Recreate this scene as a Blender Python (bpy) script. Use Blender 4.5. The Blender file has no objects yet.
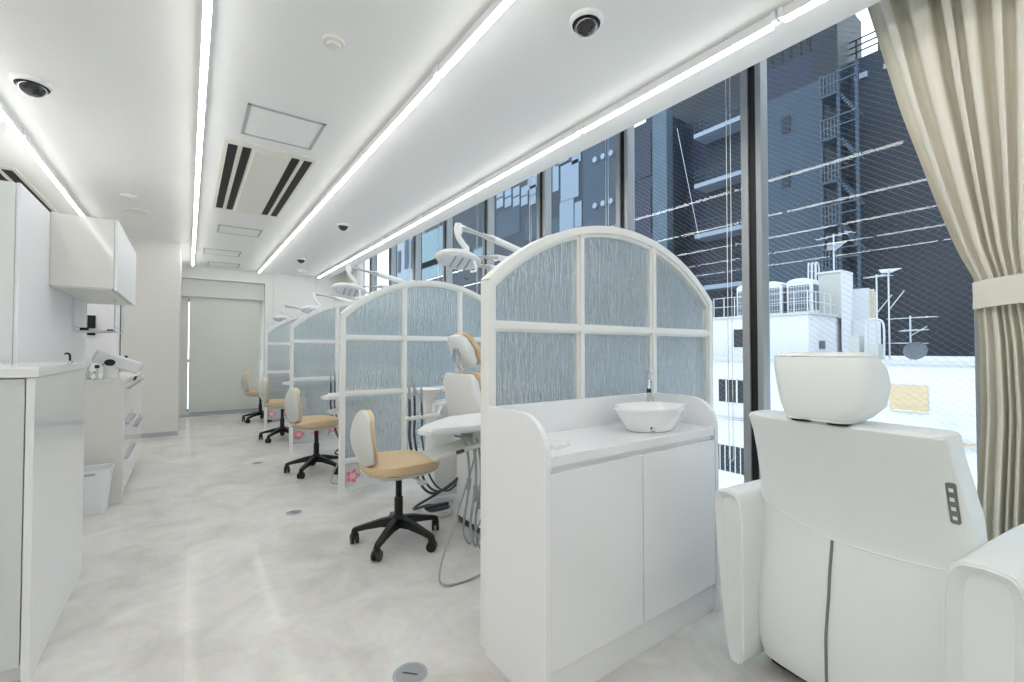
import bpy, bmesh, math, random
from mathutils import Vector, Matrix
random.seed(7)
C = bpy.context.scene.collection
PI = math.pi
sc = bpy.context.scene
sc.view_settings.view_transform = 'Standard'
sc.view_settings.look = 'None'
sc.view_settings.gamma = 1
sc.view_settings.use_curve_mapping = False
sc.view_settings.exposure = 0.58
sc.cycles.max_bounces = 12
sc.cycles.diffuse_bounces = 6
sc.cycles.transmission_bounces = 10
sc.cycles.transparent_max_bounces = 12
sc.cycles.caustics_refractive = True
sc.cycles.sample_clamp_indirect = 6
sc.cycles.use_denoising = True

# ------------------------------------------------------------------ materials
def lin(c):
    return tuple(((v/255)/12.92 if v/255 <= .04045 else ((v/255+.055)/1.055)**2.4) for v in c) + (1,)

def mat(name, rgb, rough=.5, metal=0, coat=0, bump=0, bscale=60, var=0, vscale=5, trans=0, ior=1.45, stretch=None, coatr=.05, spec=.5):
    m = bpy.data.materials.new(name); m.use_nodes = True
    nt = m.node_tree; b = nt.nodes['Principled BSDF']
    b.inputs['Base Color'].default_value = lin(rgb)
    b.inputs['Roughness'].default_value = rough
    b.inputs['Metallic'].default_value = metal
    b.inputs['IOR'].default_value = ior
    b.inputs['Specular IOR Level'].default_value = spec
    b.inputs['Coat Weight'].default_value = coat
    b.inputs['Coat Roughness'].default_value = coatr
    b.inputs['Transmission Weight'].default_value = trans
    if bump or var:
        tc = nt.nodes.new('ShaderNodeTexCoord'); mp = nt.nodes.new('ShaderNodeMapping')
        nt.links.new(tc.outputs['Object'], mp.inputs[0])
        if stretch: mp.inputs['Scale'].default_value = stretch
    if bump:
        n = nt.nodes.new('ShaderNodeTexNoise'); n.inputs['Scale'].default_value = bscale; n.inputs['Detail'].default_value = 3
        nt.links.new(mp.outputs[0], n.inputs['Vector'])
        bp = nt.nodes.new('ShaderNodeBump'); bp.inputs['Strength'].default_value = bump; bp.inputs['Distance'].default_value = .01
        nt.links.new(n.outputs['Fac'], bp.inputs['Height']); nt.links.new(bp.outputs[0], b.inputs['Normal'])
    if var:
        n = nt.nodes.new('ShaderNodeTexNoise'); n.inputs['Scale'].default_value = vscale; n.inputs['Detail'].default_value = 4
        nt.links.new(mp.outputs[0], n.inputs['Vector'])
        r = nt.nodes.new('ShaderNodeMix'); r.data_type = 'RGBA'
        lo = [max(0, v-var) for v in rgb]; hi = [min(255, v+var) for v in rgb]
        r.inputs[6].default_value = lin(lo); r.inputs[7].default_value = lin(hi)
        nt.links.new(n.outputs['Fac'], r.inputs[0]); nt.links.new(r.outputs[2], b.inputs['Base Color'])
    return m

def emit(name, rgb, s):
    m = bpy.data.materials.new(name); m.use_nodes = True
    nt = m.node_tree; nt.nodes.clear()
    e = nt.nodes.new('ShaderNodeEmission'); e.inputs[0].default_value = lin(rgb); e.inputs[1].default_value = s
    o = nt.nodes.new('ShaderNodeOutputMaterial'); nt.links.new(e.outputs[0], o.inputs[0])
    return m

M = {}
M['ceiling'] = mat('ceiling_paint', (238, 238, 236), .7, bump=.03, bscale=200)
M['wall'] = mat('wall_paint', (236, 236, 233), .6, bump=.03, bscale=150)
M['wallg'] = mat('wall_paint_grey', (222, 221, 217), .6, bump=.03, bscale=150)
M['gloss'] = mat('white_gloss_laminate', (240, 241, 243), .14, coat=.6, var=1)
M['satin'] = mat('white_satin_laminate', (240, 241, 242), .32, var=1)
M['coolw'] = mat('cool_grey_white_laminate', (216, 220, 219), .4, var=1)
M['glossw'] = mat('warm_white_gloss', (222, 221, 216), .12, coat=.5, var=1)
M['satin2'] = mat('white_matt_laminate', (240, 241, 243), .5)
M['beige'] = mat('warm_white_laminate', (226, 225, 218), .35, var=1)
M['frame'] = mat('white_painted_timber', (238, 238, 235), .35, bump=.02, bscale=80)
M['steel'] = mat('chrome', (215, 217, 220), .12, metal=1)
M['alu'] = mat('satin_aluminium', (178, 182, 188), .35, metal=.7)
M['alud'] = mat('dark_bronze_aluminium', (30, 31, 34), .4, metal=.3)
M['alug'] = mat('grey_aluminium_sash', (158, 160, 162), .4, metal=.35)
M['black'] = mat('black_plastic', (26, 28, 30), .38, bump=.05, bscale=300)
M['blk'] = mat('matte_black', (12, 12, 13), .6)
M['tan'] = mat('tan_upholstery', (216, 190, 152), .5, bump=.06, bscale=260)
M['shell'] = mat('light_grey_shell', (208, 210, 204), .4)
M['white_pl'] = mat('white_plastic', (235, 236, 236), .3)
M['grey_pl'] = mat('grey_hose_rubber', (160, 164, 168), .45)
M['dgrey'] = mat('dark_grey_rubber', (70, 76, 84), .45)
M['leather'] = mat('white_leather', (236, 240, 239), .42, bump=.08, bscale=220, var=2, vscale=3)
M['piping'] = mat('white_leather_piping', (240, 243, 242), .4)
M['ceramic'] = mat('white_ceramic', (245, 245, 245), .08, coat=.5)
M['curtain'] = mat('ivory_curtain_fabric', (226, 222, 209), .85, bump=.15, bscale=400)
M['blind'] = mat('roller_blind_fabric', (226, 227, 219), .8, bump=.05, bscale=300)
M['vent'] = mat('air_conditioner_plastic', (232, 230, 222), .5)
M['trim'] = mat('grey_trim', (176, 178, 180), .5)
M['pink'] = mat('pink_petal', (226, 112, 134), .5, var=28, vscale=60)
M['pale_pink'] = mat('pale_pink_petal', (246, 196, 196), .5)
M['lamp_glass'] = mat('lamp_reflector_plastic', (225, 230, 240), .08, coat=1)
M['remote'] = mat('grey_control_plate', (128, 128, 124), .4)
M['dome'] = mat('smoked_dome', (22, 22, 30), .06, coat=1)
M['concrete'] = mat('white_rendered_wall', (196, 197, 202), .8, var=4, vscale=1.2)
M['concreteg'] = mat('greyish_white_render', (176, 176, 173), .85, var=10, vscale=2)
M['navy'] = mat('navy_metal_cladding', (14, 29, 46), .55, var=6, vscale=.6)
M['navyd'] = mat('dark_navy_cladding', (8, 19, 36), .5, var=5, vscale=.8)
M['slate'] = mat('slate_grey_panel', (40, 57, 74), .6, var=6, vscale=.5)
M['slateb'] = mat('blue_grey_concrete', (68, 84, 100), .7, var=8, vscale=.8)
M['ledge'] = mat('pale_ledge', (130, 142, 160), .5)
M['extdark'] = mat('dark_window_band', (16, 20, 30), .2)
M['extpane'] = mat('pale_reflecting_pane', (112, 128, 146), .15)
M['teal'] = mat('teal_reflecting_pane', (86, 118, 132), .15, var=10, vscale=.4)
M['tanext'] = mat('tan_shutter', (186, 168, 138), .7)
M['mast'] = mat('galvanised_mast', (190, 194, 200), .5, metal=.2)
M['acg'] = mat('outdoor_unit_grille', (84, 90, 100), .6)
M['lettuce'] = mat('grey_sticker', (90, 96, 102), .5)
M['tube'] = emit('tube_light_emission', (255, 253, 250), 13.5)
M['asphalt'] = mat('street_paving', (150, 152, 155), .9, var=10)

def louvre_mat(name, c1, c2, scale):
    m = mat(name, c1, .5); nt = m.node_tree; b = nt.nodes['Principled BSDF']
    tc = nt.nodes.new('ShaderNodeTexCoord'); w = nt.nodes.new('ShaderNodeTexWave')
    w.wave_type = 'BANDS'; w.bands_direction = 'Z'; w.inputs['Scale'].default_value = scale
    nt.links.new(tc.outputs['Object'], w.inputs['Vector'])
    r = nt.nodes.new('ShaderNodeMix'); r.data_type = 'RGBA'
    r.inputs[6].default_value = lin(c1); r.inputs[7].default_value = lin(c2)
    nt.links.new(w.outputs['Fac'], r.inputs[0]); nt.links.new(r.outputs[2], b.inputs['Base Color'])
    return m
M['louvre'] = louvre_mat('navy_louvre_cladding', (9, 14, 34), (28, 38, 68), 1.6)

def floor_mat():
    m = mat('pale_stone_vinyl', (205, 203, 198), .3, coat=.25, coatr=.12); nt = m.node_tree; b = nt.nodes['Principled BSDF']
    tc = nt.nodes.new('ShaderNodeTexCoord')
    n = nt.nodes.new('ShaderNodeTexNoise'); n.inputs['Scale'].default_value = 2.6; n.inputs['Detail'].default_value = 9; n.inputs['Roughness'].default_value = .62; n.inputs['Distortion'].default_value = .8
    nt.links.new(tc.outputs['Object'], n.inputs['Vector'])
    cr = nt.nodes.new('ShaderNodeValToRGB')
    cr.color_ramp.elements[0].position = .3; cr.color_ramp.elements[0].color = lin((196, 193, 187))
    cr.color_ramp.elements[1].position = .7; cr.color_ramp.elements[1].color = lin((229, 227, 223))
    nt.links.new(n.outputs['Fac'], cr.inputs[0])
    n2 = nt.nodes.new('ShaderNodeTexNoise'); n2.inputs['Scale'].default_value = 22; n2.inputs['Detail'].default_value = 5
    nt.links.new(tc.outputs['Object'], n2.inputs['Vector'])
    mx = nt.nodes.new('ShaderNodeMix'); mx.data_type = 'RGBA'; mx.blend_type = 'SOFT_LIGHT'; mx.inputs[0].default_value = .35
    nt.links.new(cr.outputs[0], mx.inputs[6]); nt.links.new(n2.outputs['Color'], mx.inputs[7])
    bk = nt.nodes.new('ShaderNodeTexBrick'); bk.offset = 0; bk.inputs['Scale'].default_value = 1
    bk.inputs['Brick Width'].default_value = .9; bk.inputs['Row Height'].default_value = .9; bk.inputs['Mortar Size'].default_value = .0022
    bk.inputs['Color1'].default_value = (1, 1, 1, 1); bk.inputs['Color2'].default_value = (1, 1, 1, 1); bk.inputs['Mortar'].default_value = (.94, .94, .94, 1)
    nt.links.new(tc.outputs['Object'], bk.inputs['Vector'])
    m2 = nt.nodes.new('ShaderNodeMix'); m2.data_type = 'RGBA'; m2.blend_type = 'MULTIPLY'; m2.inputs[0].default_value = 1
    nt.links.new(mx.outputs[2], m2.inputs[6]); nt.links.new(bk.outputs['Color'], m2.inputs[7])
    nt.links.new(m2.outputs[2], b.inputs['Base Color'])
    rr = nt.nodes.new('ShaderNodeMapRange'); rr.inputs[3].default_value = .3; rr.inputs[4].default_value = .5
    nt.links.new(n.outputs['Fac'], rr.inputs[0]); nt.links.new(rr.outputs[0], b.inputs['Roughness'])
    return m
M['floor'] = floor_mat()

def rain_glass():
    m = bpy.data.materials.new('rain_textured_glass'); m.use_nodes = True
    nt = m.node_tree; b = nt.nodes['Principled BSDF']
    b.inputs['Base Color'].default_value = lin((233, 244, 249)); b.inputs['Roughness'].default_value = .06
    b.inputs['Transmission Weight'].default_value = 1; b.inputs['IOR'].default_value = 1.45
    tc = nt.nodes.new('ShaderNodeTexCoord'); mp = nt.nodes.new('ShaderNodeMapping')
    mp.inputs['Scale'].default_value = (1, 1, .13)
    nt.links.new(tc.outputs['Object'], mp.inputs[0])
    n = nt.nodes.new('ShaderNodeTexNoise'); n.inputs['Scale'].default_value = 75; n.inputs['Detail'].default_value = 3; n.inputs['Distortion'].default_value = .5
    nt.links.new(mp.outputs[0], n.inputs['Vector'])
    bp = nt.nodes.new('ShaderNodeBump'); bp.inputs['Strength'].default_value = 1; bp.inputs['Distance'].default_value = .012
    nt.links.new(n.outputs['Fac'], bp.inputs['Height']); nt.links.new(bp.outputs[0], b.inputs['Normal'])
    o = nt.nodes['Material Output']
    d = nt.nodes.new('ShaderNodeBsdfTranslucent'); d.inputs[0].default_value = lin((235, 240, 244))
    ms = nt.nodes.new('ShaderNodeMixShader'); ms.inputs[0].default_value = .16
    nt.links.new(b.outputs[0], ms.inputs[1]); nt.links.new(d.outputs[0], ms.inputs[2]); nt.links.new(ms.outputs[0], o.inputs[0])
    return m
M['rain'] = rain_glass()

def window_glass():
    # clear float glass with a fine diagonal wire net cast into it
    m = bpy.data.materials.new('wired_window_glass'); m.use_nodes = True
    nt = m.node_tree; nt.nodes.clear(); L = nt.links.new; N = nt.nodes.new
    o = N('ShaderNodeOutputMaterial')
    tr = N('ShaderNodeBsdfTransparent'); tr.inputs[0].default_value = (.87, .93, .955, 1)
    gl = N('ShaderNodeBsdfGlossy'); gl.inputs['Roughness'].default_value = .004
    fr = N('ShaderNodeFresnel'); ge = N('ShaderNodeNewGeometry'); ir = N('ShaderNodeMapRange'); ir.inputs[3].default_value = 1.3; ir.inputs[4].default_value = 1/1.3; L(ge.outputs['Backfacing'], ir.inputs[0]); L(ir.outputs[0], fr.inputs[0])
    mg = N('ShaderNodeMixShader'); L(fr.outputs[0], mg.inputs[0]); L(tr.outputs[0], mg.inputs[1]); L(gl.outputs[0], mg.inputs[2])
    tc = N('ShaderNodeTexCoord'); sp = N('ShaderNodeSeparateXYZ'); L(tc.outputs['Object'], sp.inputs[0])
    outs = []
    for sgn, k in ((1, .78), (-1, .78)):
        a = N('ShaderNodeMath'); a.operation = 'MULTIPLY_ADD'; L(sp.outputs[1], a.inputs[0]); a.inputs[1].default_value = sgn*k; L(sp.outputs[2], a.inputs[2])
        w = N('ShaderNodeMath'); w.operation = 'PINGPONG'; L(a.outputs[0], w.inputs[0]); w.inputs[1].default_value = .0165
        l = N('ShaderNodeMath'); l.operation = 'LESS_THAN'; L(w.outputs[0], l.inputs[0]); l.inputs[1].default_value = .00015 if sgn > 0 else .00035
        outs.append(l)
    mxm = N('ShaderNodeMath'); mxm.operation = 'MAXIMUM'; L(outs[0].outputs[0], mxm.inputs[0]); L(outs[1].outputs[0], mxm.inputs[1])
    wire = N('ShaderNodeBsdfDiffuse'); wire.inputs[0].default_value = lin((150, 158, 176))
    ms = N('ShaderNodeMixShader'); L(mxm.outputs[0], ms.inputs[0]); L(mg.outputs[0], ms.inputs[1]); L(wire.outputs[0], ms.inputs[2])
    L(ms.outputs[0], o.inputs[0])
    return m
M['wglass'] = window_glass()

def clear_panel():
    m = bpy.data.materials.new('clear_acrylic'); m.use_nodes = True
    nt = m.node_tree; nt.nodes.clear(); L = nt.links.new; N = nt.nodes.new
    o = N('ShaderNodeOutputMaterial'); tr = N('ShaderNodeBsdfTransparent'); tr.inputs[0].default_value = (.95, .96, .97, 1)
    b = N('ShaderNodeBsdfPrincipled'); b.inputs['Base Color'].default_value = lin((235, 238, 240)); b.inputs['Roughness'].default_value = .2
    ms = N('ShaderNodeMixShader'); ms.inputs[0].default_value = .45
    L(tr.outputs[0], ms.inputs[1]); L(b.outputs[0], ms.inputs[2]); L(ms.outputs[0], o.inputs[0])
    return m
M['acrylic'] = clear_panel()

# ------------------------------------------------------------------ mesh helpers
def BM(): return bmesh.new()

def box(bm, x0, x1, y0, y1, z0, z1, bev=0, seg=2, rot=None, piv=None):
    r = bmesh.ops.create_cube(bm, size=1)
    vs = r['verts']
    for v in vs:
        v.co = Vector(((x0+x1)/2+v.co.x*(x1-x0), (y0+y1)/2+v.co.y*(y1-y0), (z0+z1)/2+v.co.z*(z1-z0)))
    if rot is not None:
        bmesh.ops.rotate(bm, verts=vs, cent=Vector(piv) if piv else Vector(((x0+x1)/2, (y0+y1)/2, (z0+z1)/2)), matrix=rot)
    if bev:
        es = list({e for v in vs for e in v.link_edges})
        bmesh.ops.bevel(bm, geom=es, offset=bev, segments=seg, affect='EDGES', profile=.5)

def frame_of(d):
    d = d.normalized()
    u = Vector((0, 0, 1)) if abs(d.z) < .9 else Vector((1, 0, 0))
    a = d.cross(u).normalized(); b = a.cross(d).normalized()
    return a, b

def cyl(bm, p0, p1, r0, r1=None, n=16, caps=True):
    p0 = Vector(p0); p1 = Vector(p1); r1 = r0 if r1 is None else r1
    a, b = frame_of(p1-p0)
    A = []; B = []
    for i in range(n):
        t = 2*PI*i/n; q = a*math.cos(t)+b*math.sin(t)
        A.append(bm.verts.new(p0+q*r0)); B.append(bm.verts.new(p1+q*r1))
    for i in range(n):
        bm.faces.new((A[i], A[(i+1) % n], B[(i+1) % n], B[i]))
    if caps:
        bm.faces.new(A[::-1]); bm.faces.new(B)

def catmull(P, k=8):
    P = [Vector(p) for p in P]
    if len(P) < 3: return P
    out = []
    Q = [P[0]*2-P[1]]+P+[P[-1]*2-P[-2]]
    for i in range(1, len(Q)-2):
        a, b, c, d = Q[i-1:i+3]
        for j in range(k):
            t = j/k
            out.append(.5*((2*b)+(c-a)*t+(2*a-5*b+4*c-d)*t*t+(3*b-a-3*c+d)*t**3))
    out.append(P[-1]); return out

def tube(bm, pts, r, n=8, smooth=True, k=8):
    P = catmull(pts, k) if smooth else [Vector(p) for p in pts]
    rings = []
    a = None
    for i, p in enumerate(P):
        d = (P[min(i+1, len(P)-1)]-P[max(i-1, 0)])
        if d.length < 1e-9: d = Vector((0, 0, 1))
        d.normalize()
        if a is None: a, b = frame_of(d)
        else:
            a = (a-d*a.dot(d))
            if a.length < 1e-6: a, b = frame_of(d)
            a.normalize(); b = d.cross(a)
        rr = r(i/(len(P)-1)) if callable(r) else r
        rings.append([bm.verts.new(p+(a*math.cos(2*PI*j/n)+b*math.sin(2*PI*j/n))*rr) for j in range(n)])
    for A, B in zip(rings, rings[1:]):
        for j in range(n): bm.faces.new((A[j], A[(j+1) % n], B[(j+1) % n], B[j]))
    bm.faces.new(rings[0][::-1]); bm.faces.new(rings[-1])

def lathe(bm, prof, cx=0, cy=0, cz=0, n=28, sx=1, sy=1):
    rings = []
    for r, z in prof:
        rings.append([bm.verts.new((cx+r*sx*math.cos(2*PI*i/n), cy+r*sy*math.sin(2*PI*i/n), cz+z)) for i in range(n)])
    for A, B in zip(rings, rings[1:]):
        for i in range(n): bm.faces.new((A[i], A[(i+1) % n], B[(i+1) % n], B[i]))
    bm.faces.new(rings[0][::-1]); bm.faces.new(rings[-1])

def loft(bm, rings, close=True):
    R = [[bm.verts.new(p) for p in ring] for ring in rings]
    n = len(R[0])
    for A, B in zip(R, R[1:]):
        for i in range(n): bm.faces.new((A[i], A[(i+1) % n], B[(i+1) % n], B[i]))
    if close:
        bm.faces.new(R[0][::-1]); bm.faces.new(R[-1])

def prism(bm, poly, axis, a0, a1):
    # poly: 2-D points; axis 'y': (x, z) extruded along y; 'x': (y, z) along x; 'z': (x, y) along z
    def P(p, a):
        return {'y': (p[0], a, p[1]), 'x': (a, p[0], p[1]), 'z': (p[0], p[1], a)}[axis]
    A = [bm.verts.new(P(p, a0)) for p in poly]; B = [bm.verts.new(P(p, a1)) for p in poly]
    n = len(poly)
    for i in range(n): bm.faces.new((A[i], A[(i+1) % n], B[(i+1) % n], B[i]))
    bm.faces.new(A[::-1]); bm.faces.new(B)

def superring(cx, cy, hx, hy, e=.4, n=40, z=0):
    out = []
    for i in range(n):
        t = 2*PI*i/n; c, s = math.cos(t), math.sin(t)
        out.append((cx+hx*math.copysign(abs(c)**e, c), cy+hy*math.copysign(abs(s)**e, s), z))
    return out

# ------------------------------------------------------------------ object helpers
def tag(o, label=None, cat=None, group=None, kind=None):
    if label: o['label'] = label
    if cat: o['category'] = cat
    if group: o['group'] = group
    if kind: o['kind'] = kind
    return o

def thing(name, label, cat, loc=(0, 0, 0), group=None, kind=None, rz=0):
    o = bpy.data.objects.new(name, None); C.objects.link(o)
    o.location = loc; o.rotation_euler = (0, 0, rz); o.empty_display_size = .1
    return tag(o, label, cat, group, kind)

def obj(name, bm, m, parent=None, smooth=True, label=None, world=False):
    me = bpy.data.meshes.new(name)
    bmesh.ops.recalc_face_normals(bm, faces=bm.faces[:])
    bm.to_mesh(me); bm.free()
    o = bpy.data.objects.new(name, me); C.objects.link(o)
    me.materials.append(M[m] if isinstance(m, str) else m)
    if smooth:
        for p in me.polygons: p.use_smooth = True
        try: me.set_sharp_from_angle(angle=math.radians(38))
        except Exception: pass
        wn = o.modifiers.new('weighted_normal', 'WEIGHTED_NORMAL'); wn.keep_sharp = True; wn.weight = 60
    if parent is not None:
        o.parent = parent
        if world and parent.type == 'EMPTY': o.location = -Vector(parent.location)
    if label: o['label'] = label
    return o

def one(name, bm, m, label, cat, group=None, kind=None, smooth=True):
    return tag(obj(name, bm, m, smooth=smooth), label, cat, group, kind)

def struct(name, bm, m, parent=None, smooth=False):
    o = obj(name, bm, m, parent, smooth)
    if parent is None: o['kind'] = 'structure'
    return o

def dup(root, loc=None, label=None, group=None, rz=None):
    def cp(o, par):
        c = o.copy(); C.objects.link(c)
        if par is not None: c.parent = par
        for ch in [x for x in o.children]: cp(ch, c)
        return c
    r = cp(root, None)
    if loc is not None: r.location = loc
    if rz is not None: r.rotation_euler = (0, 0, rz)
    if label: r['label'] = label
    if group: r['group'] = group
    return r

def bb(*a, **k):
    bm = BM(); box(bm, *a, **k); return bm

# ------------------------------------------------------------------ camera (eye at 0, 0, 1.17; the room runs along +Y)
H = 1.17; F = 451.0; YAW = math.radians(35.7); PIT = math.radians(1.14)
cam = bpy.data.cameras.new('camera'); co = bpy.data.objects.new('camera', cam); C.objects.link(co)
cam.sensor_width = 36; cam.lens = F/1024*36; cam.clip_start = .05; cam.clip_end = 400
co.location = (0, 0, H); co.rotation_euler = (PI/2+PIT, 0, -YAW)
sc.camera = co

def survey(u, v, X):
    # bearing of a far facade point -> its (Y, z) on the plane at distance X
    R = Vector((math.cos(YAW), -math.sin(YAW), 0))
    f0 = Vector((math.sin(YAW), math.cos(YAW), 0))
    Fw = f0*math.cos(PIT)+Vector((0, 0, math.sin(PIT)))
    U = -f0*math.sin(PIT)+Vector((0, 0, math.cos(PIT)))
    d = Fw+R*((u-512)/F)+U*((341-v)/F)
    t = X/d.x
    return t*d.y, H+t*d.z

# ------------------------------------------------------------------ room shell
XL, XW, YB, YE, ZC = -2.6, 3.0, -1.9, 9.75, 2.65
struct('floor', bb(XL-.1, XW+.12, YB-.1, 10.2, -.12, 0), 'floor')
bm = BM(); box(bm, XL-.1, 2.33, YB-.1, 10.2, ZC, ZC+.12); box(bm, 2.33, 2.37, YB-.1, 10.2, ZC, 3.32)
box(bm, 2.33, XW+.12, YB-.1, 10.2, 3.32, 3.42)
struct('ceiling', bm, 'ceiling')
struct('wall_left', bb(XL-.12, XL, YB-.1, 10.2, 0, ZC), 'wall')
struct('wall_back', bb(XL, XW+.1, YB-.12, YB, 0, 3.32), 'wall')
bm = BM(); box(bm, 1.185, XW+.1, YE, YE+.12, 0, 3.32); box(bm, -.1, 1.185, YE, YE+.12, 2.44, ZC+.05)
box(bm, 1.185, 1.25, YE+.12, 10.12, 0, ZC)
struct('wall_far', bm, 'wall')
bm = BM(); box(bm, XL, -.1, 7.74, 10.2, 0, ZC)
struct('wall_pier', bm, 'wallg')
bm = BM(); box(bm, -.1, 1.25, 10.08, 10.2, 2.1, ZC); box(bm, -.1, -.06, 10.08, 10.2, 0, 2.1); box(bm, -.1, -.004, 9.95, 10.08, 0, 2.13); box(bm, 1.14, 1.25, 10.08, 10.2, 0, 2.1)
box(bm, -.1, 1.25, 10.08, 10.2, 0, .05); box(bm, -.1, 1.185, 9.87, 10.12, 2.44, 2.5)
struct('wall_alcove', bm, 'wallg')
bm = BM(); box(bm, XL, -.105, 7.728, 7.74, 0, .06)
struct('baseboard_pier', bm, 'trim')
bm = BM(); box(bm, 1.19, 2.95, 9.738, YE, 0, .06); struct('baseboard_far', bm, 'trim')
bm = BM(); box(bm, 1.33, 1.333, 9.746, YE, .06, ZC); box(bm, 2.1, 2.103, 9.746, YE, .06, ZC); struct('trim_1', bm, 'trim')
bm = BM(); box(bm, -.1, 1.185, 9.74, 9.9, 0, .02); struct('trim_2', bm, 'alu')

# glazed door behind the roller blind
d = bpy.data.objects.new('door_1', None); C.objects.link(d); d.location = (0, 10.1, 0); d['kind'] = 'structure'
bm = BM()
for x0, x1, z0, z1 in ((-.06, .0, .05, 2.1), (.028, .05, .05, 2.1), (1.1, 1.14, .05, 2.1), (-.06, 1.14, 2.05, 2.1), (-.06, 1.14, .05, .1), (-.06, 1.14, .95, 1.0)):
    box(bm, x0, x1, 10.08, 10.13, z0, z1)
obj('door_frame', bm, 'alug', d, False, world=True)
obj('door_glass', bb(-.05, 1.12, 10.1, 10.106, .06, 2.08), 'wglass', d, False, world=True)

t = thing('roller_blind', 'large pale roller blind drawn down over the glazed door in the far alcove', 'blind', (.55, 9.93, 0))
obj('cassette', bb(-.098, 1.183, 9.84, 10.06, 2.125, 2.438, bev=.006), 'wallg', t, world=True)
obj('blind_fabric', bb(.018, 1.12, 9.93, 9.934, .05, 2.13), 'blind', t, False, world=True)
obj('bottom_bar', bb(.03, 1.12, 9.922, 9.942, .02, .05, bev=.004), 'alu', t, world=True)
bm = BM()
for i in range(2): tube(bm, [(1.14+.014*i, 9.93, 2.13), (1.14+.014*i, 9.93, 1.0), (1.147, 9.93, .97)], .0035, 6, False)
obj('pull_chain', bm, 'alu', t, world=True)

# windows: bays between mullions along the right-hand side
MY = [1.465+1.082*k for k in range(-3, 8)]
for i, y in enumerate(MY):
    o = bpy.data.objects.new('window_%d' % (i+1), None); C.objects.link(o); o.location = (XW, y, 0); o['kind'] = 'structure'
    bm = BM(); box(bm, 2.99, 3.10, y-.03, y+.018, .06, 3.32)
    obj('mullion_post', bm, 'alud', o, False, world=True, label='near-black centre post of the window mullion')
    bm = BM(); box(bm, 2.975, 3.07, y-.065, y-.03, .06, 3.32, bev=.003); box(bm, 2.975, 3.07, y+.018, y+.066, .06, 3.32, bev=.003)
    obj('window_sash', bm, 'alug', o, False, world=True)
    y1 = MY[i+1] if i+1 < len(MY) else YE
    if y1-y > .2:
        obj('window_glass', bb(3.02, 3.026, y+.06, y1-.06, .08, 3.32), 'wglass', o, False, world=True)
struct('trim_3', bb(2.95, 3.12, YB, 10.0, 0, .08), 'alug')
struct('trim_4', bb(2.37, 3.12, YB, 10.0, 3.28, 3.32), 'ceiling')
names = ['third', 'fourth', 'fifth', 'sixth']
cordpos = ['beside the dark mullion nearest the recliner', 'in the window above the nearest arched screen', 'in the window just right of the nearest dental lamp', 'seen just behind the nearest dental lamp head', 'above the second arched screen', 'farthest down the room']
for k, lab in zip(range(3, 9), cordpos):
    y = MY[k]+.13
    bm = BM()
    for s in (-.014, .014): tube(bm, [(2.94, y+s, 3.28), (2.94, y+s, .45)], .0025, 6, False)
    tube(bm, [(2.94, y-.014, .45), (2.94, y, .43), (2.94, y+.014, .45)], .0025, 6)
    one('blind_cord', bm, 'white_pl', 'thin white blind cords '+lab, 'cord', 'blind cords in the windows')

# ------------------------------------------------------------------ ceiling fittings
def tube_light():
    r = thing('tube_light', 'x', 'light', (0, 0, 0))
    bm = BM(); box(bm, -.014, .014, -.6, .6, -.03, 0, bev=.003); box(bm, -.017, .017, -.59, .59, -.049, -.03, bev=.003); box(bm, -.024, .024, -.606, -.585, -.045, 0, bev=.003); box(bm, -.024, .024, .585, .606, -.045, 0, bev=.003)
    obj('housing', bm, 'satin', r)
    bm = BM(); prism(bm, [(.015*math.cos(a), -.049+.015*math.sin(a)) for a in [PI+PI*i/6 for i in range(7)]], 'y', -.584, .584)
    obj('light_tube', bm, 'tube', r, label='glowing white light tube')
    return r
proto = tube_light(); first = True
rows = [(-1.9, 'in the leftmost row by the wall', -1.0, 9), (-.93, 'in the row passing over the tall white cabinet', -1.0, 6.8), (.05, 'in the row down the ceiling middle', -1.1, 9.4), (1.05, 'in the row just right of the air conditioner', -1.1, 9.45), (2.08, 'in the row nearest the windows', -1.1, 9.45)]
ordn = ['first', 'second', 'third', 'fourth', 'fifth', 'sixth', 'seventh', 'eighth', 'ninth', 'tenth', 'eleventh', 'twelfth']
rowoff = {-.93: 6.8, .05: 9.3, 1.05: 9.45, 2.08: 9.45, -1.9: 7.6}
for x, rl, ya, yb in rows:
    ye = rowoff[x]; k = 0; ys = []
    y = ye-.61
    while y > -1.2: ys.append(y); y -= 1.222
    vis = [q for q in ys if True][::-1]
    for k, y in enumerate(vis):
        lab = '%s tube light from the camera end, %s' % (ordn[k], rl)
        if first: o = proto; o.location = (x, y, ZC); o['label'] = lab; o['group'] = 'ceiling tube lights'; first = False
        else: dup(proto, (x, y, ZC), lab, 'ceiling tube lights')

def dome_cam(x, y, s, label):
    t = thing('dome_camera', label, 'camera', (x, y, ZC), 'dome cameras on the ceiling')
    bm = BM(); lathe(bm, [(.072*s, -.0), (.07*s, -.012*s), (.058*s, -.02*s), (.054*s, -.012*s)][::1], n=32); obj('ceiling_ring', bm, 'white_pl', t)
    bm = BM(); lathe(bm, [(.054*s*math.cos(a), -.012*s-.055*s*math.sin(a)) for a in [i*PI/2/8*.98 for i in range(9)]], n=28); obj('dome', bm, 'dome', t)
    bm = BM(); tube(bm, [(.056*s*math.cos(a), .056*s*math.sin(a), -.022*s) for a in [i*2*PI/24 for i in range(25)]], .004*s, 6, False); obj('dome_bezel', bm, 'blk', t)
dome_cam(1.434, 1.425, 1.05, 'smoked dome camera on the ceiling at top centre, nearest to the windows')
dome_cam(-.715, 3.545, 1.2, 'smoked dome camera on the ceiling beside the left tube light, above the tall white cabinet')
dome_cam(1.475, 5.48, 1.05, 'smaller dome camera on the ceiling to the right of the air conditioner')
dome_cam(1.478, 7.94, 1.05, 'farthest small dome camera near the end of the ceiling')
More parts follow.
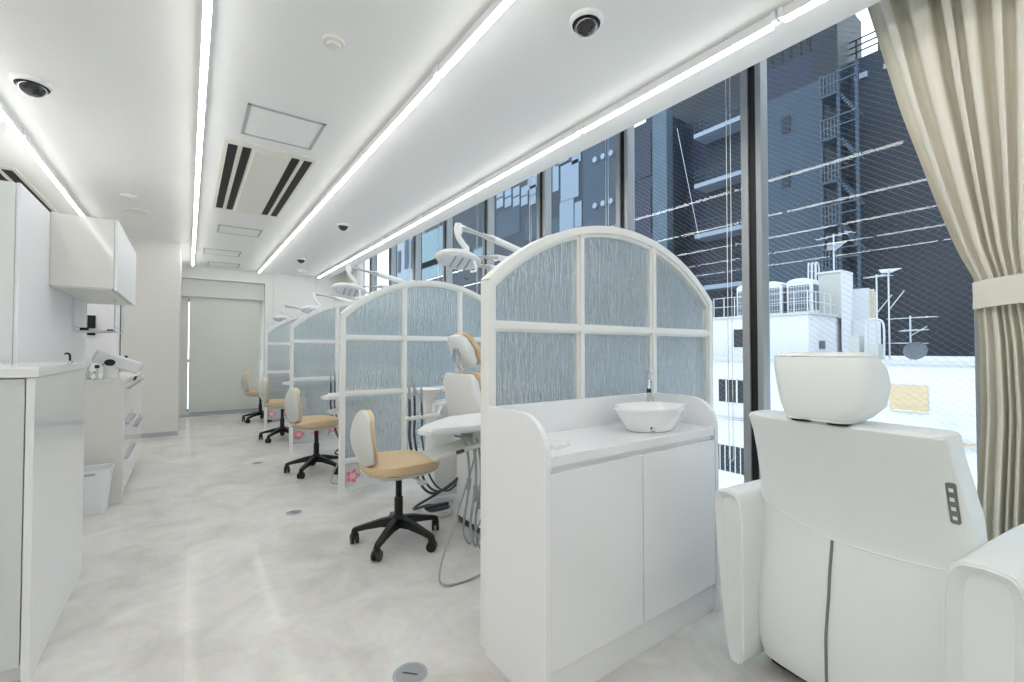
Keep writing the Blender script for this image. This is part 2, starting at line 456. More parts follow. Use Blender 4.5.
def disc(name, x, y, r, h, m, label, cat, group=None):
    t = thing(name, label, cat, (x, y, ZC), group)
    bm = BM(); lathe(bm, [(r, 0), (r*.98, -h*.5), (r*.8, -h*.6)], n=28); obj('base', bm, m, t)
    bm = BM(); lathe(bm, [(r*.62, -h*.55), (r*.6, -h), (r*.3, -h*1.12)], n=24); obj('sensor_cap', bm, m, t)
disc('smoke_detector', .551, 2.229, .05, .03, 'vent', 'round cream smoke detector on the ceiling right of the middle tube lights', 'smoke detector', 'detectors')
disc('smoke_detector', 1.668, 9.046, .1, .05, 'vent', 'round cream detector on the ceiling near the far wall', 'smoke detector', 'detectors')
disc('smoke_detector', 1.507, 7.63, .05, .03, 'vent', 'tiny cream detector beside the farthest dome camera', 'smoke detector', 'detectors')
disc('smoke_detector', -.477, 5.647, .06, .02, 'vent', 'small cream detector on the ceiling above the hanging white cupboard', 'smoke detector', 'detectors')
bm = BM(); lathe(bm, [(.1, 0), (.1, -.006), (.092, -.009)], cx=-.466, cy=6.215, cz=ZC, n=32)
one('ceiling_speaker', bm, 'vent', 'flat round white ceiling disc beyond the small cream detector', 'speaker')

def hatch(x0, x1, y0, y1, label):
    t = thing('access_hatch', label, 'ceiling hatch', ((x0+x1)/2, (y0+y1)/2, ZC), 'ceiling access hatches')
    w, l = (x1-x0)/2, (y1-y0)/2
    bm = BM()
    for a in ((-w, w, -l, -l+.018), (-w, w, l-.018, l), (-w, -w+.018, -l, l), (w-.018, w, -l, l)): box(bm, a[0], a[1], a[2], a[3], -.006, 0)
    obj('hatch_frame', bm, 'trim', t, False)
    obj('hatch_door', bb(-w+.019, w-.019, -l+.019, l-.019, -.004, 0), 'ceiling', t, False)
hatch(.275, .72, 3.09, 3.55, 'square access hatch with grey frame in front of the ceiling air conditioner')
hatch(.275, .735, 6.31, 6.72, 'first access hatch beyond the ceiling air conditioner')
hatch(.168, .64, 7.88, 8.32, 'second access hatch beyond the ceiling air conditioner')
hatch(.255, .718, 9.04, 9.46, 'access hatch closest to the far wall')

def cassette(x0, x1, y0, y1, label):
    t = thing('ceiling_air_conditioner', label, 'air conditioner', ((x0+x1)/2, (y0+y1)/2, ZC), 'ceiling air conditioners')
    w, l = (x1-x0)/2, (y1-y0)/2
    obj('panel', bb(-w, w, -l, l, -.012, 0, bev=.004), 'vent', t, False)
    obj('raised_centre', bb(-w*.38, w*.38, -l*.93, l*.93, -.026, -.012, bev=.006), 'vent', t, False)
    for s in (-1, 1):
        a, b = sorted((s*w*.9, s*w*.71)); c, e = sorted((s*w*.61, s*w*.43))
        obj('air_slot', bb(a, b, -l*.92, l*.92, -.0145, -.011), 'blk', t, False, label='black air slot')
        obj('air_slot', bb(c, e, -l*.92, l*.92, -.0145, -.011), 'blk', t, False, label='black air slot')
        for q in (.0,):
            obj('flap', bb((b+c)/2-.012 if s < 0 else (a+e)/2-.012, (b+c)/2+.012 if s < 0 else (a+e)/2+.012, -l*.92, l*.92, -.02, -.012), 'vent', t, False)
cassette(.185, .805, 3.68, 5.59, 'cream ceiling air conditioner with four long black slots, in the middle of the ceiling')
cassette(-1.82, -1.15, 5.3, 6.9, 'ceiling air conditioner mostly hidden behind the tall white cabinet at left, one black slot showing')

# ------------------------------------------------------------------ arched glass screens
def arch_z(x): 
    R = 1.15; return 1.772-R+math.sqrt(max(0, R*R-(x-.795)**2))
def screen():
    r = thing('glass_screen', 'x', 'partition screen', (0, 0, 0), kind='thing')
    W = 1.59; D = .03
    def arc(x0, x1, off, n=20): return [(x0+(x1-x0)*i/n, arch_z(x0+(x1-x0)*i/n)-off) for i in range(n+1)]
    bm = BM()
    out = arc(0, W, 0, 40); R = 1.15; cz = 1.772-R
    def inn(off): return [(.795+(x-.795)*(R-off)/R, cz+(z-cz)*(R-off)/R) for x, z in out]
    i1 = inn(.034)
    prism(bm, [(.0, 0), (.034, 0), (.034, arch_z(.034)-.022), (0, arch_z(0)-.012)], 'y', -D+.001, D-.001)
    prism(bm, [(W-.034, 0), (W, 0), (W, arch_z(W)-.012), (W-.034, arch_z(W-.034)-.022)], 'y', -D+.001, D-.001)
    loft(bm, [[(a[0], -D, a[1]), (a[0], D, a[1]), (b[0], D, b[1]), (b[0], -D, b[1])] for a, b in zip(out, i1)])
    i2 = inn(.05)
    loft(bm, [[(a[0], -.018, a[1]), (a[0], .018, a[1]), (b[0], .018, b[1]), (b[0], -.018, b[1])] for a, b in zip(inn(.03), i2)])
    obj('arched_frame', bm, 'frame', r, False)
    cols = [0, .515, 1.045, W]
    for x in cols[1:3]:
        bm = BM(); box(bm, x-.012, x+.012, -.026, .026, .31, arch_z(x)-.03); box(bm, x-.023, x+.023, -.014, .016, .31, arch_z(x)-.04)
        obj('mullion', bm, 'frame', r, False)
    rows_ = [.31, .83, 1.267]
    for z in rows_:
        bm = BM(); box(bm, .03, W-.03, -.025, .025, z-.0115, z+.0115); box(bm, .03, W-.03, -.014, .014, z-.022, z+.022)
        obj('crossbar', bm, 'frame', r, False)
    for c in range(3):
        x0, x1 = cols[c]+.01, cols[c+1]-.01
        for q, (z0, z1) in enumerate(((.31, .83), (.83, 1.267), (1.267, None))):
            if z1 is None:
                xa = [x0+(x1-x0)*i/12 for i in range(13)]
                xa = [min(max(x, .03), W-.03) for x in xa]
                poly = [(xa[0], z0), (xa[-1], z0)]+[(x, arch_z(x)-.04) for x in xa[::-1]]
            else: poly = [(x0, z0), (x1, z0), (x1, z1), (x0, z1)]
            bm = BM(); prism(bm, poly, 'y', -.003, .003)
            obj('glass_pane', bm, 'rain', r, False)
    lp = obj('lower_panel', bb(.034, W-.034, -.003, .003, .1, .29), 'acrylic', r, False, label='clear lower panel')
    for k in range(8):
        cx = .10+.19*k; cz_ = .2+.012*(k % 3-1)
        def lobes(r0, r1, n_, ph): return [(cx+(r0+r1*math.cos(n_*q))*math.cos(q+ph), cz_+(r0+r1*math.cos(n_*q))*math.sin(q+ph)) for q in [2*PI*i/60 for i in range(60)]]
        bm = BM(); prism(bm, lobes(.044, .013, 5, k), 'y', -.006, -.004); f_ = obj('flower_print', bm, 'pink', lp, False, label='pink flower print')
        bm = BM(); prism(bm, lobes(.024, .008, 6, k+1), 'y', -.0075, -.006); obj('flower_centre', bm, 'pale_pink', f_, False)
    return r
s0 = screen()
SY = [1.515, 3.6, 5.7, 7.8]
slab = ['nearest arched white screen of rain-textured glass, behind the vanity cabinet', 'second arched glass screen, with the nearest tan stool in front of its left end', 'third arched glass screen down the room, behind the second tan stool', 'farthest arched glass screen, only its left end seen past the others']
for i, y in enumerate(SY):
    if i == 0: s0.location = (.955, y, 0); s0['label'] = slab[0]; s0['group'] = 'arched glass screens'
    else: dup(s0, (.955, y, 0), slab[i], 'arched glass screens')

# ------------------------------------------------------------------ vanity cabinet with vessel basin
t = thing('vanity_cabinet', 'white gloss vanity cabinet with rounded side panels below the nearest arched screen', 'cabinet', (1.44, 1.3, 0))
YF, YK = 1.12, 1.483
def side_poly():
    p = [(YK, 0), (YK, .952), (1.255, .952)]
    for i in range(1, 13):
        a = PI/2*i/12
        p.append((1.255-.135*math.sin(a), .952-.13+.13*math.cos(a)))
    p.append((YF, 0)); return p
for x0, x1 in ((.94, .96), (1.935, 1.955)):
    bm = BM(); prism(bm, side_poly(), 'x', x0, x1); obj('side_panel', bm, 'satin', t, world=True)
obj('carcass', bb(.961, 1.934, 1.142, YK, .12, .784), 'satin', t, False, world=True)
obj('kickboard', bb(.961, 1.934, 1.14, 1.16, 0, .12), 'satin', t, False, world=True)
obj('backsplash', bb(.961, 1.934, 1.463, YK, .82, .95, bev=.003), 'satin', t, world=True)
obj('countertop', bb(.961, 1.934, 1.125, YK-.02, .785, .822, bev=.004), 'gloss', t, world=True)
for x0, x1 in ((.964, 1.428), (1.432, 1.932)):
    obj('door', bb(x0, x1, 1.124, 1.143, .125, .765, bev=.002), 'gloss', t, world=True)

BX, BY = 1.66, 1.268
t = thing('vessel_basin', 'oval white ceramic vessel basin sitting on the vanity countertop', 'basin', (BX, BY, .822))
pr = [(.62, 0), (.66, .004), (.78, .04), (.96, .088), (1.0, .096), (1.0, .102), (.965, .102), (.90, .084), (.74, .045), (.55, .02), (.12, .014)]
bm = BM(); lathe(bm, pr, n=48, sx=.188, sy=.138); obj('bowl', bm, 'ceramic', t)
bm = BM(); lathe(bm, [(.022, .014), (.022, .018), (.015, .02)], n=20); obj('drain_plug', bm, 'steel', t)
def bpos(a, z):
    k = .66+(.78-.66)*(z-.004)/.036; return Vector((.188*k*math.cos(a), .138*k*math.sin(a), z))
bm = BM()
for a0, a1, z0, z1 in ((-2.31, -2.24, .016, .028), (-2.18, -2.17, .014, .026), (-2.31, -2.13, .006, .009)):
    for s in range(4):
        b0 = a0+(a1-a0)*s/4; b1 = a0+(a1-a0)*(s+1)/4
        f = 1.012
        vs = [bm.verts.new(Vector((p.x*f, p.y*f, p.z))) for p in (bpos(b0, z0), bpos(b1, z0), bpos(b1, z1), bpos(b0, z1))]
        bm.faces.new(vs)
obj('printed_mark', bm, 'lettuce', t, False, label='tiny grey printed mark')
fx, fy = 1.80, 1.372
t = thing('basin_faucet', 'slim tall chrome faucet standing behind the oval basin', 'faucet', (fx, fy, .822))
bm = BM(); lathe(bm, [(.022, 0), (.022, .006), (.016, .012), (.0155, .2), (.017, .205), (.017, .245), (.01, .252)], n=24); obj('body', bm, 'steel', t)
bm = BM(); tube(bm, [(-.012, -.01, .17), (-.05, -.035, .205), (-.085, -.06, .205), (-.1, -.071, .17)], .0095, 12); obj('spout', bm, 'steel', t)
bm = BM(); cyl(bm, (-.1, -.071, .172), (-.101, -.0715, .155), .0105, n=14); obj('aerator', bm, 'blk', t)
bm = BM(); tube(bm, [(0, 0, .25), (.004, .002, .268), (.03, .02, .29)], .005, 10); obj('lever', bm, 'steel', t)
bm = BM()
for k in range(3): box(bm, 1.03+.006*k, 1.13+.004*k, 1.205+.008*k, 1.285+.006*k, .822+.0022*k, .824+.0022*k, rot=Matrix.Rotation(.25+.06*k, 3, 'Z'))
one('paper_sheet', bm, 'white_pl', 'folded white paper sheet lying on the left end of the vanity countertop', 'paper')

# ------------------------------------------------------------------ white leather recliner
CY = .561
t = thing('recliner_chair', 'large white leather recliner seen from behind, facing the window beside the ivory curtain', 'recliner', (1.65, CY, 0), rz=math.radians(-6))
ZK = [(.07, 1.68, .27), (.12, 1.665, .278), (.25, 1.665, .285), (.42, 1.69, .292), (.58, 1.715, .295), (.7, 1.70, .29), (.8, 1.665, .28), (.88, 1.63, .272), (.935, 1.605, .272)]
def interp(z, k):
    if z <= ZK[0][0]: return ZK[0][k]
    for a, b in zip(ZK, ZK[1:]):
        if z <= b[0]:
            s = (z-a[0])/(b[0]-a[0]); s = s*s*(3-2*s)*.5+s*.5; return a[k]+(b[k]-a[k])*s
    return ZK[-1][k]
TH = .075
def rear_x(y, z):
    q = min(abs(y-CY)/interp(z, 2), .999); n = 2/.28
    return interp(z, 1)+TH-TH*(1-q**n)**(1/n)-.012*(1-q*q)
def ring(z, kx=1, ky=1, zz=None):
    hw = interp(z, 2); x0 = interp(z, 1); out = []
    for i in range(64):
        a = 2*PI*i/64; c, s = math.cos(a), math.sin(a)
        x = x0+TH-TH*kx*math.copysign(abs(c)**.28, c); y = CY+hw*ky*math.copysign(abs(s)**.28, s)
        if c > 0: x -= .012*(1-((y-CY)/hw)**2)*kx
        out.append((x, y, z if zz is None else zz))
    return out
bm = BM()
zs = [.07, .09, .12, .16]+[.16+.04*i for i in range(1, 20)]
zs = [z for z in zs if z < .93]+[.935]
def topz(r_, add): 
    return [(p[0], p[1], p[2]+add) for p in r_]
rings = [ring(.07, .9, .98)]+[ring(z) for z in zs]+[topz(ring(.935, .93, .985), .01), topz(ring(.935, .75, .95), .014), topz(ring(.935, .3, .8), .012)]
loft(bm, rings); obj('backrest', bm, 'leather', t, world=True)
bm = BM()
P = [(rear_x(CY+s*.252*.97, .938)-.001, CY+s*.252*.985, .938) for s in [1-.05*i for i in range(41)]]
P = [(rear_x(p[1], .932)+.003, p[1], .938) for p in P]
tube(bm, P, .0045, 8, False)
obj('top_piping', bm, 'piping', t, world=True)
bm = BM()
P = []
for i in range(41):
    y = CY+.283-.566*i/40; q = (y-CY)/.283
    z = .60+.03*abs(q)**1.6*(1 if q > 0 else -.3)-.0
    z = .555+.05*max(q, 0)**1.5+.02*q*q
    P.append((rear_x(y, z)-.0005, y, z))
tube(bm, P, .0022, 6, False)
obj('cross_seam', bm, 'piping', t, world=True)
bm = BM()
tube(bm, [(rear_x(CY+.036, z)-.001, CY+.036, z) for z in [.553-.02*i for i in range(24)]], .0045, 8, False)
obj('zip_seam', bm, 'remote', t, world=True, label='grey zip line down the middle of the back')
# headrest
HY = .585
bm = BM(); rings = []
for z, x0, th, hl, hr_ in ((.950, 1.60, .04, .082, .070), (.954, 1.585, .058, .095, .090), (.966, 1.577, .068, .101, .110), (1.0, 1.572, .082, .114, .138), (1.06, 1.575, .088, .13, .146), (1.11, 1.583, .082, .141, .138), (1.138, 1.592, .07, .146, .126), (1.151, 1.60, .062, .144, .118), (1.159, 1.608, .052, .137, .108), (1.163, 1.625, .035, .115, .09)):
    hw = (hl+hr_)/2; sh = (hl-hr_)/2
    rings.append([(x0+th-th*math.copysign(abs(c)**.36, c)-(.014*(1-(s*s)) if c > 0 else 0), HY+sh+hw*math.copysign(abs(s)**.36, s), z) for c, s in [(math.cos(2*PI*i/56), math.sin(2*PI*i/56)) for i in range(56)]])
loft(bm, rings); hr = obj('headrest', bm, 'leather', t, world=True)
for zi in (1, 7):
    bm = BM(); rr = rings[zi]; tube(bm, [rr[i % 56] for i in range(0, 57)], .0035, 6, False)
    obj('headrest_piping', bm, 'piping', hr)
for y in (HY+.05, HY-.055):
    bm = BM(); cyl(bm, (1.635, y, .938), (1.635, y, .96), .014, n=16); lathe(bm, [(.030, 0), (.032, .004), (.03, .012)], 1.606, y-.0, .9435, 20)
    obj('headrest_post', bm, 'blk', t, world=True)
# arms
def arm(side):
    yi = CY+side*.27; bm = BM(); rings = []
    def sec(x, k, zt):
        out = []
        yo_t, yo_b = (.115, .052) if side > 0 else (.155, .125)
        prof = []
        n = 48
        for i in range(n):
            a = 2*PI*i/n; c, s = math.cos(a), math.sin(a)
            py = math.copysign(abs(c)**.35, c); pz = math.copysign(abs(s)**.35, s)
            f = (pz+1)/2
            w = yo_b+(yo_t-yo_b)*f**.8
            y = w*(.5+.5*py*k); z = .05+(zt-.05)*(.5+.5*pz*(.97+.03*k))
            if pz > 0: z += .012*(1-py*py)
            out.append((x, yi+side*y, z))
        return out
    for x, k, zt in ((1.60, .6, .618), (1.583, .8, .63), (1.575, .92, .638), (1.585, .99, .642), (1.61, 1, .643), (1.8, 1, .645), (2.05, 1, .64), (2.28, 1, .625), (2.34, .97, .61), (2.365, .85, .59), (2.37, .6, .56)):
        rings.append(sec(x, k, zt))
    loft(bm, rings); o = obj('armrest', bm, 'leather', t, world=True)
    bm = BM(); rr = rings[3]; tube(bm, [(p[0]-.001, p[1], p[2]) for p in rr+[rr[0]]], .0035, 6, False)
    obj('armrest_piping', bm, 'piping', o)
arm(1); arm(-1)
bm = BM(); rings = []
def slabring(z, hx, hy, cx): return [(cx+hx*math.copysign(abs(math.cos(a))**.35, math.cos(a)), CY+hy*math.copysign(abs(math.sin(a))**.35, math.sin(a)), z) for a in [2*PI*i/40 for i in range(40)]]
for z, k in ((.3, .93), (.32, .99), (.42, 1), (.455, .98), (.465, .85)): rings.append(slabring(z, .27*k, .262*k, 2.09))
loft(bm, rings); obj('seat_cushion', bm, 'leather', t, world=True)
bm = BM(); box(bm, 2.33, 2.40, CY-.26, CY+.26, .1, .42, bev=.02, seg=3); obj('footrest', bm, 'leather', t, world=True)
obj('base_frame', bb(1.76, 2.3, CY-.28, CY+.28, .0, .05, bev=.01), 'black', t, world=True)
obj('seat_box', bb(1.83, 2.32, CY-.262, CY+.262, .08, .3, bev=.015), 'leather', t, world=True)
# control plate at the right-hand side of the back
yr = .298
N_ = Vector((-1, -.16, 0)).normalized()
def cp_box(bm, y, z, hy, hz, d0, d1):
    x = rear_x(yr, z); T = Vector((N_.y, -N_.x, 0)); sl = (rear_x(yr, .82)-rear_x(yr, .7))/.12; Uz = Vector((sl, 0, 1)).normalized()
    c = Vector((x, y, z)); vs = []
    for dd in (d0, d1):
        for a, b in ((-1, -1), (1, -1), (1, 1), (-1, 1)): vs.append(bm.verts.new(c+T*hy*a+Uz*hz*b+N_*dd))
    for f in ((0, 1, 2, 3), (7, 6, 5, 4), (0, 4, 5, 1), (1, 5, 6, 2), (2, 6, 7, 3), (3, 7, 4, 0)): bm.faces.new([vs[i] for i in f])
bm = BM(); cp_box(bm, yr, .762, .0105, .06, -.012, .006)
bmesh.ops.bevel(bm, geom=[e for e in bm.edges], offset=.003, segments=2, affect='EDGES')
rp = obj('control_plate', bm, 'remote', t, world=True, label='grey control plate with four pale buttons')
for k in range(4):
    bm = BM(); cp_box(bm, yr, .722+.026*k, .0045, .0055, .004, .0085); obj('button', bm, 'white_pl', rp, False)

# ------------------------------------------------------------------ curtains
def curtain(name, label, xc, keys, nf, amp, y_sign=1, ztie=(1.34, 1.455), tie=True, base=(0, 0, 0), seed=3):
    t = thing(name, label, 'curtain', base)
    rnd = random.Random(seed); ph = [rnd.uniform(0, 6) for _ in range(6)]
    NS, NZ = nf*16, 60
    z0, z1 = keys[0][0], keys[-1][0]
    def K(z):
        for a, b in zip(keys, keys[1:]):
            if z <= b[0]:
                s = (z-a[0])/(b[0]-a[0]); return [a[i]+(b[i]-a[i])*s for i in (1, 2, 3)]
        return list(keys[-1][1:])
    bm = BM(); G = []
    for side in (1, -1):
        g = []
        for j in range(NZ+1):
            z = z0+(z1-z0)*j/NZ; yl, yr_, am = K(z); row = []
            for i in range(NS+1):
                s = i/NS
                w = s+.012*math.sin(2*PI*s*3+ph[0])+.008*math.sin(2*PI*s*7+ph[1])
                f = math.sin(2*PI*nf*w+ph[2]+.35*math.sin(z*1.3+ph[3]))
                f = math.copysign(abs(f)**.7, f)+.25*math.sin(2*PI*nf*.5*w+ph[4])
                y = yl+(yr_-yl)*(s+.35/nf*math.sin(4*PI*nf*w+ph[2])*.25)
                row.append(bm.verts.new((xc-am*f*amp+side*.0015, y, z)))
            g.append(row)
        G.append(g)
    for g in G:
        for j in range(NZ):
            for i in range(NS): bm.faces.new((g[j][i], g[j][i+1], g[j+1][i+1], g[j+1][i]))
    a, b = G
    for j in range(NZ):
        for i in (0, NS): bm.faces.new((a[j][i], a[j+1][i], b[j+1][i], b[j][i]))
    for i in range(NS):
        for j in (0, NZ): bm.faces.new((a[j][i], a[j][i+1], b[j][i+1], b[j][i]))
    obj('drape', bm, 'curtain', t, world=True)
    if tie:
        bm = BM(); yl, yr_, am = K((ztie[0]+ztie[1])/2); cy_ = (yl+yr_)/2; hy = abs(yl-yr_)/2+.008; rings = []
        for z, k in ((ztie[0], 1.0), (ztie[0]+.004, 1.02), ((ztie[0]+ztie[1])/2, 1.01), (ztie[1]-.004, 1.02), (ztie[1], 1.0)):
            rings.append([(xc+(.062*k)*math.copysign(abs(c)**.7, c), cy_+hy*k*math.copysign(abs(s)**.7, s), z+.035*(1-s)/2) for c, s in [(math.cos(2*PI*i/48), math.sin(2*PI*i/48)) for i in range(48)]])
        loft(bm, rings, close=False)
        ring0 = [[(p[0]*1-(p[0]-xc)*.06, p[1]-(p[1]-cy_)*.03, p[2]) for p in r_] for r_ in rings]
        loft(bm, ring0, close=False)
        obj('tieback', bm, 'curtain', t, world=True)
    bm = BM(); cyl(bm, (xc, keys[-1][1]+.03, z1+.012), (xc, keys[-1][2]-.03, z1+.012), .01, n=10)
    obj('curtain_rail', bm, 'alu', t, world=True)
curtain('window_curtain', 'long ivory curtain gathered by a fabric tieback at the right edge beside the recliner', 2.72,
        [(.02, .41, -.02, .9), (.45, .415, 0, .85), (.9, .392, 0, .72), (1.2, .392, .03, .6), (1.352, .398, .06, .42), (1.41, .402, .07, .4), (1.468, .405, .06, .42), (1.6, .455, .0, .7), (1.85, .525, -.12, .9), (2.3, .64, -.32, 1.1), (2.8, .745, -.5, 1.2), (3.25, .84, -.65, 1.25)], 14, .036, base=(2.72, .2, 0))
curtain('window_curtain', 'narrow cream curtain gathered at the far end of the window wall', 2.72,
        [(.02, 9.7, 9.42, .6), (1.35, 9.7, 9.5, .4), (1.47, 9.7, 9.5, .4), (2.2, 9.7, 9.35, .8), (3.25, 9.7, 9.1, 1)], 5, .05, base=(2.72, 9.6, 0), seed=5)

# ------------------------------------------------------------------ left side: reception cabinet, tall cabinet, wall cupboard, sink counter
t = thing('storage_counter', 'chest-high glossy white storage cabinet in the left foreground', 'cabinet', (-.9, 2.8, 0))
obj('side_panel', bb(-.463, -.441, 2.30, 3.27, .0, 1.07, bev=.002), 'gloss', t, world=True)
obj('carcass', bb(-1.6, -.464, 2.33, 3.27, .06, 1.07), 'satin', t, False, world=True)
obj('plinth', bb(-1.6, -.464, 2.345, 3.24, .0, .06), 'satin', t, False, world=True)
for x0, x1 in ((-1.05, -.467), (-1.6, -1.053)):
    obj('door', bb(x0, x1, 2.305, 2.329, .06, 1.068, bev=.002), 'coolw', t, world=True)
obj('worktop', bb(-1.6, -.43, 2.29, 3.29, 1.072, 1.108, bev=.004), 'gloss', t, world=True)
bm = BM()
gx, gy = -.475, 3.1
lathe(bm, [(.012, 0), (.012, .008), (.006, .012)], gx, gy, 1.108, 14)
o = one('gooseneck_tap', bm, 'steel', 'tiny black-tipped gooseneck tap at the back of the foreground cabinet top', 'tap')
bm = BM(); tube(bm, [(gx, gy, 1.115), (gx, gy, 1.14), (gx-.006, gy-.004, 1.153), (gx-.018, gy-.008, 1.151)], .0045, 8); obj('curved_neck', bm, 'blk', o)

t = thing('tall_cabinet', 'tall plain white cabinet rising behind the foreground cabinet at the left edge', 'cabinet', (-1.3, 4.2, 0))
obj('carcass', bb(-1.9, -.716, 3.32, 5.19, 0, 2.015, bev=.002), 'satin', t, False, world=True)
obj('side_panel', bb(-.715, -.7, 3.31, 5.19, 0, 2.02, bev=.001), 'satin2', t, world=True)
obj('front_panel', bb(-1.9, -.716, 3.295, 3.318, 0, 2.015, bev=.002), 'coolw', t, world=True)

t = thing('wall_cupboard', 'white wall cupboard with sloping-looking end hanging above the sink counter', 'cupboard', (-.55, 4.55, 1.57))
obj('carcass', bb(-.699, -.40, 3.92, 5.19, 1.57, 2.025, bev=.002), 'glossw', t, world=True)
for y0, y1 in ((3.925, 4.55), (4.555, 5.185)):
    obj('door', bb(-.399, -.382, y0, y1, 1.56, 2.025, bev=.002), 'satin2', t, world=True)
obj('under_panel', bb(-.69, -.41, 3.93, 5.18, 1.562, 1.57), 'beige', t, False, world=True)

bm = BM()
for x, y in ((-.69, 4.6), (-.69, 5.12), (-.46, 4.6), (-.46, 5.12)): cyl(bm, (x, y, 1.56), (x, y, 1.31), .0035, n=8)
for y in [4.6+.026*i for i in range(21)]: cyl(bm, (-.69, y, 1.315), (-.46, y, 1.315), .002, n=6)
for x in (-.69, -.46): cyl(bm, (x, 4.6, 1.315), (x, 5.12, 1.315), .004, n=8)
for x in (-.69, -.46): cyl(bm, (x, 4.6, 1.345), (x, 5.12, 1.345), .003, n=8)
one('wire_shelf', bm, 'steel', 'chrome wire shelf hanging under the white wall cupboard', 'shelf')
for lab, x, y, w in (('left one of the small dark items on the wire shelf', -.64, 4.68, .025), ('right one of the small dark items on the wire shelf', -.52, 4.95, .02)):
    bm = BM(); box(bm, x-w, x+w, y-.02, y+.02, 1.318, 1.34, bev=.004)
    one('small_box', bm, 'black', lab, 'box', 'dark items on the wire shelf')

t = thing('sink_counter', 'white counter with drawers and a slanted-handle front past the foreground cabinet', 'cabinet', (-.7, 5.3, 0))
obj('carcass', bb(-.697, -.41, 4.6, 6.18, .08, .9), 'satin', t, False, world=True)
obj('end_panel', bb(-.697, -.395, 4.575, 4.6, 0, .912, bev=.001), 'beige', t, False, world=True)
obj('kickboard', bb(-.697, -.45, 4.6, 6.18, 0, .08), 'trim', t, False, world=True)
obj('worktop', bb(-.697, -.385, 4.57, 6.19, .912, .94, bev=.003), 'beige', t, world=True)
k = 0
for y0, y1, lev in ((4.605, 5.4, ((.08, .36), (.365, .63), (.635, .905))), (5.405, 6.175, ((.08, .5), (.505, .905)))):
    for z0, z1 in lev:
        o = obj('drawer', bb(-.409, -.392, y0, y1, z0, z1, bev=.002), 'gloss', t, world=True)
        bm = BM(); box(bm, -.394, -.372, y0+.06, y1-.06, z1-.045, z1-.03, bev=.003); obj('handle', bm, 'alu', o)

t = thing('tabletop_scanner', 'white tabletop device with a dark oval and tilted long head on the sink counter', 'scanner', (-.5, 4.85, .94))
bm = BM(); lathe(bm, [(.055, 0), (.055, .01), (.05, .03), (.048, .14), (.045, .17), (.03, .185)], n=24, sx=1.0, sy=.9); obj('stand', bm, 'white_pl', t)
R_ = Matrix.Rotation(math.radians(23), 3, 'Y')
bm = BM(); box(bm, -.11, .2, -.045, .045, .1, .2, bev=.022, seg=4, rot=R_, piv=(0, 0, .15)); obj('tilted_head', bm, 'white_pl', t)
bm = BM()
prism(bm, [(-.005+.034*math.cos(a), .13+.026*math.sin(a)) for a in [2*PI*i/24 for i in range(24)]], 'y', -.052, -.047)
obj('dark_oval', bm, 'dome', t, label='dark oval display')
bm = BM(); box(bm, .19, .205, -.03, .03, .05, .085, bev=.003, rot=R_, piv=(0, 0, .15)); obj('black_knob', bm, 'black', t)
bm = BM(); box(bm, .08, .1, -.01, .01, .165, .185, bev=.003); obj('black_knob', bm, 'black', t)

bm = BM(); tube(bm, [(-.62, 4.74, .94), (-.62, 4.74, 1.04), (-.6, 4.745, 1.075), (-.55, 4.755, 1.07), (-.54, 4.757, 1.045)], .007, 10)
lathe(bm, [(.018, 0), (.018, .01), (.01, .02)], -.62, 4.74, .94, 16); cyl(bm, (-.62, 4.74, .99), (-.58, 4.70, 1.0), .005)
one('counter_faucet', bm, 'steel', 'small chrome faucet on the sink counter left of the tabletop device', 'faucet')
t = thing('instrument_stand', 'little chrome stand with a black knob on the sink counter', 'stand', (-.565, 4.68, .94))
bm = BM(); lathe(bm, [(.04, 0), (.04, .006), (.008, .01), (.006, .1)], n=18); obj('post', bm, 'steel', t)
bm = BM(); lathe(bm, [(.012, .09), (.016, .1), (.012, .115)], n=14); obj('knob', bm, 'black', t)

t = thing('splash_panel', 'pale glass splash panel with a black device, behind the sink counter', 'wall panel', (-.8, 6.2, .7))
obj('glass_sheet', bb(-1.12, -.575, 6.2, 6.215, .94, 1.66), 'gloss', t, False, world=True)
obj('edge_trim', bb(-.578, -.57, 6.195, 6.22, .7, 1.66), 'dgrey', t, False, world=True)
obj('edge_trim', bb(-1.12, -.57, 6.195, 6.22, 1.655, 1.665), 'dgrey', t, False, world=True)
bm = BM(); box(bm, -.825, -.765, 6.17, 6.195, 1.39, 1.52, bev=.003); box(bm, -.825, -.765, 6.17, 6.195, 1.32, 1.355, bev=.003)
one('wall_intercom', bm, 'blk', 'black wall device on the pale splash panel above the sink counter', 'intercom')

t = thing('waste_bin', 'small tapered white waste bin on the floor beside the sink counter', 'waste bin', (-.55, 4.42, 0))
bm = BM(); rings = []
for z, h_ in ((0, .08), (.01, .083), (.31, .112), (.315, .115), (.32, .112), (.315, .107), (.02, .078)): rings.append([(p[0], p[1], z) for p in superring(0, 0, h_, h_, .35, 32)])
loft(bm, rings); obj('bin_body', bm, 'white_pl', t)
for s in (-1, 1):
    bm = BM(); box(bm, -.03, .03, s*.11-.004, s*.11+.004, .285, .3); obj('grip', bm, 'trim', t)

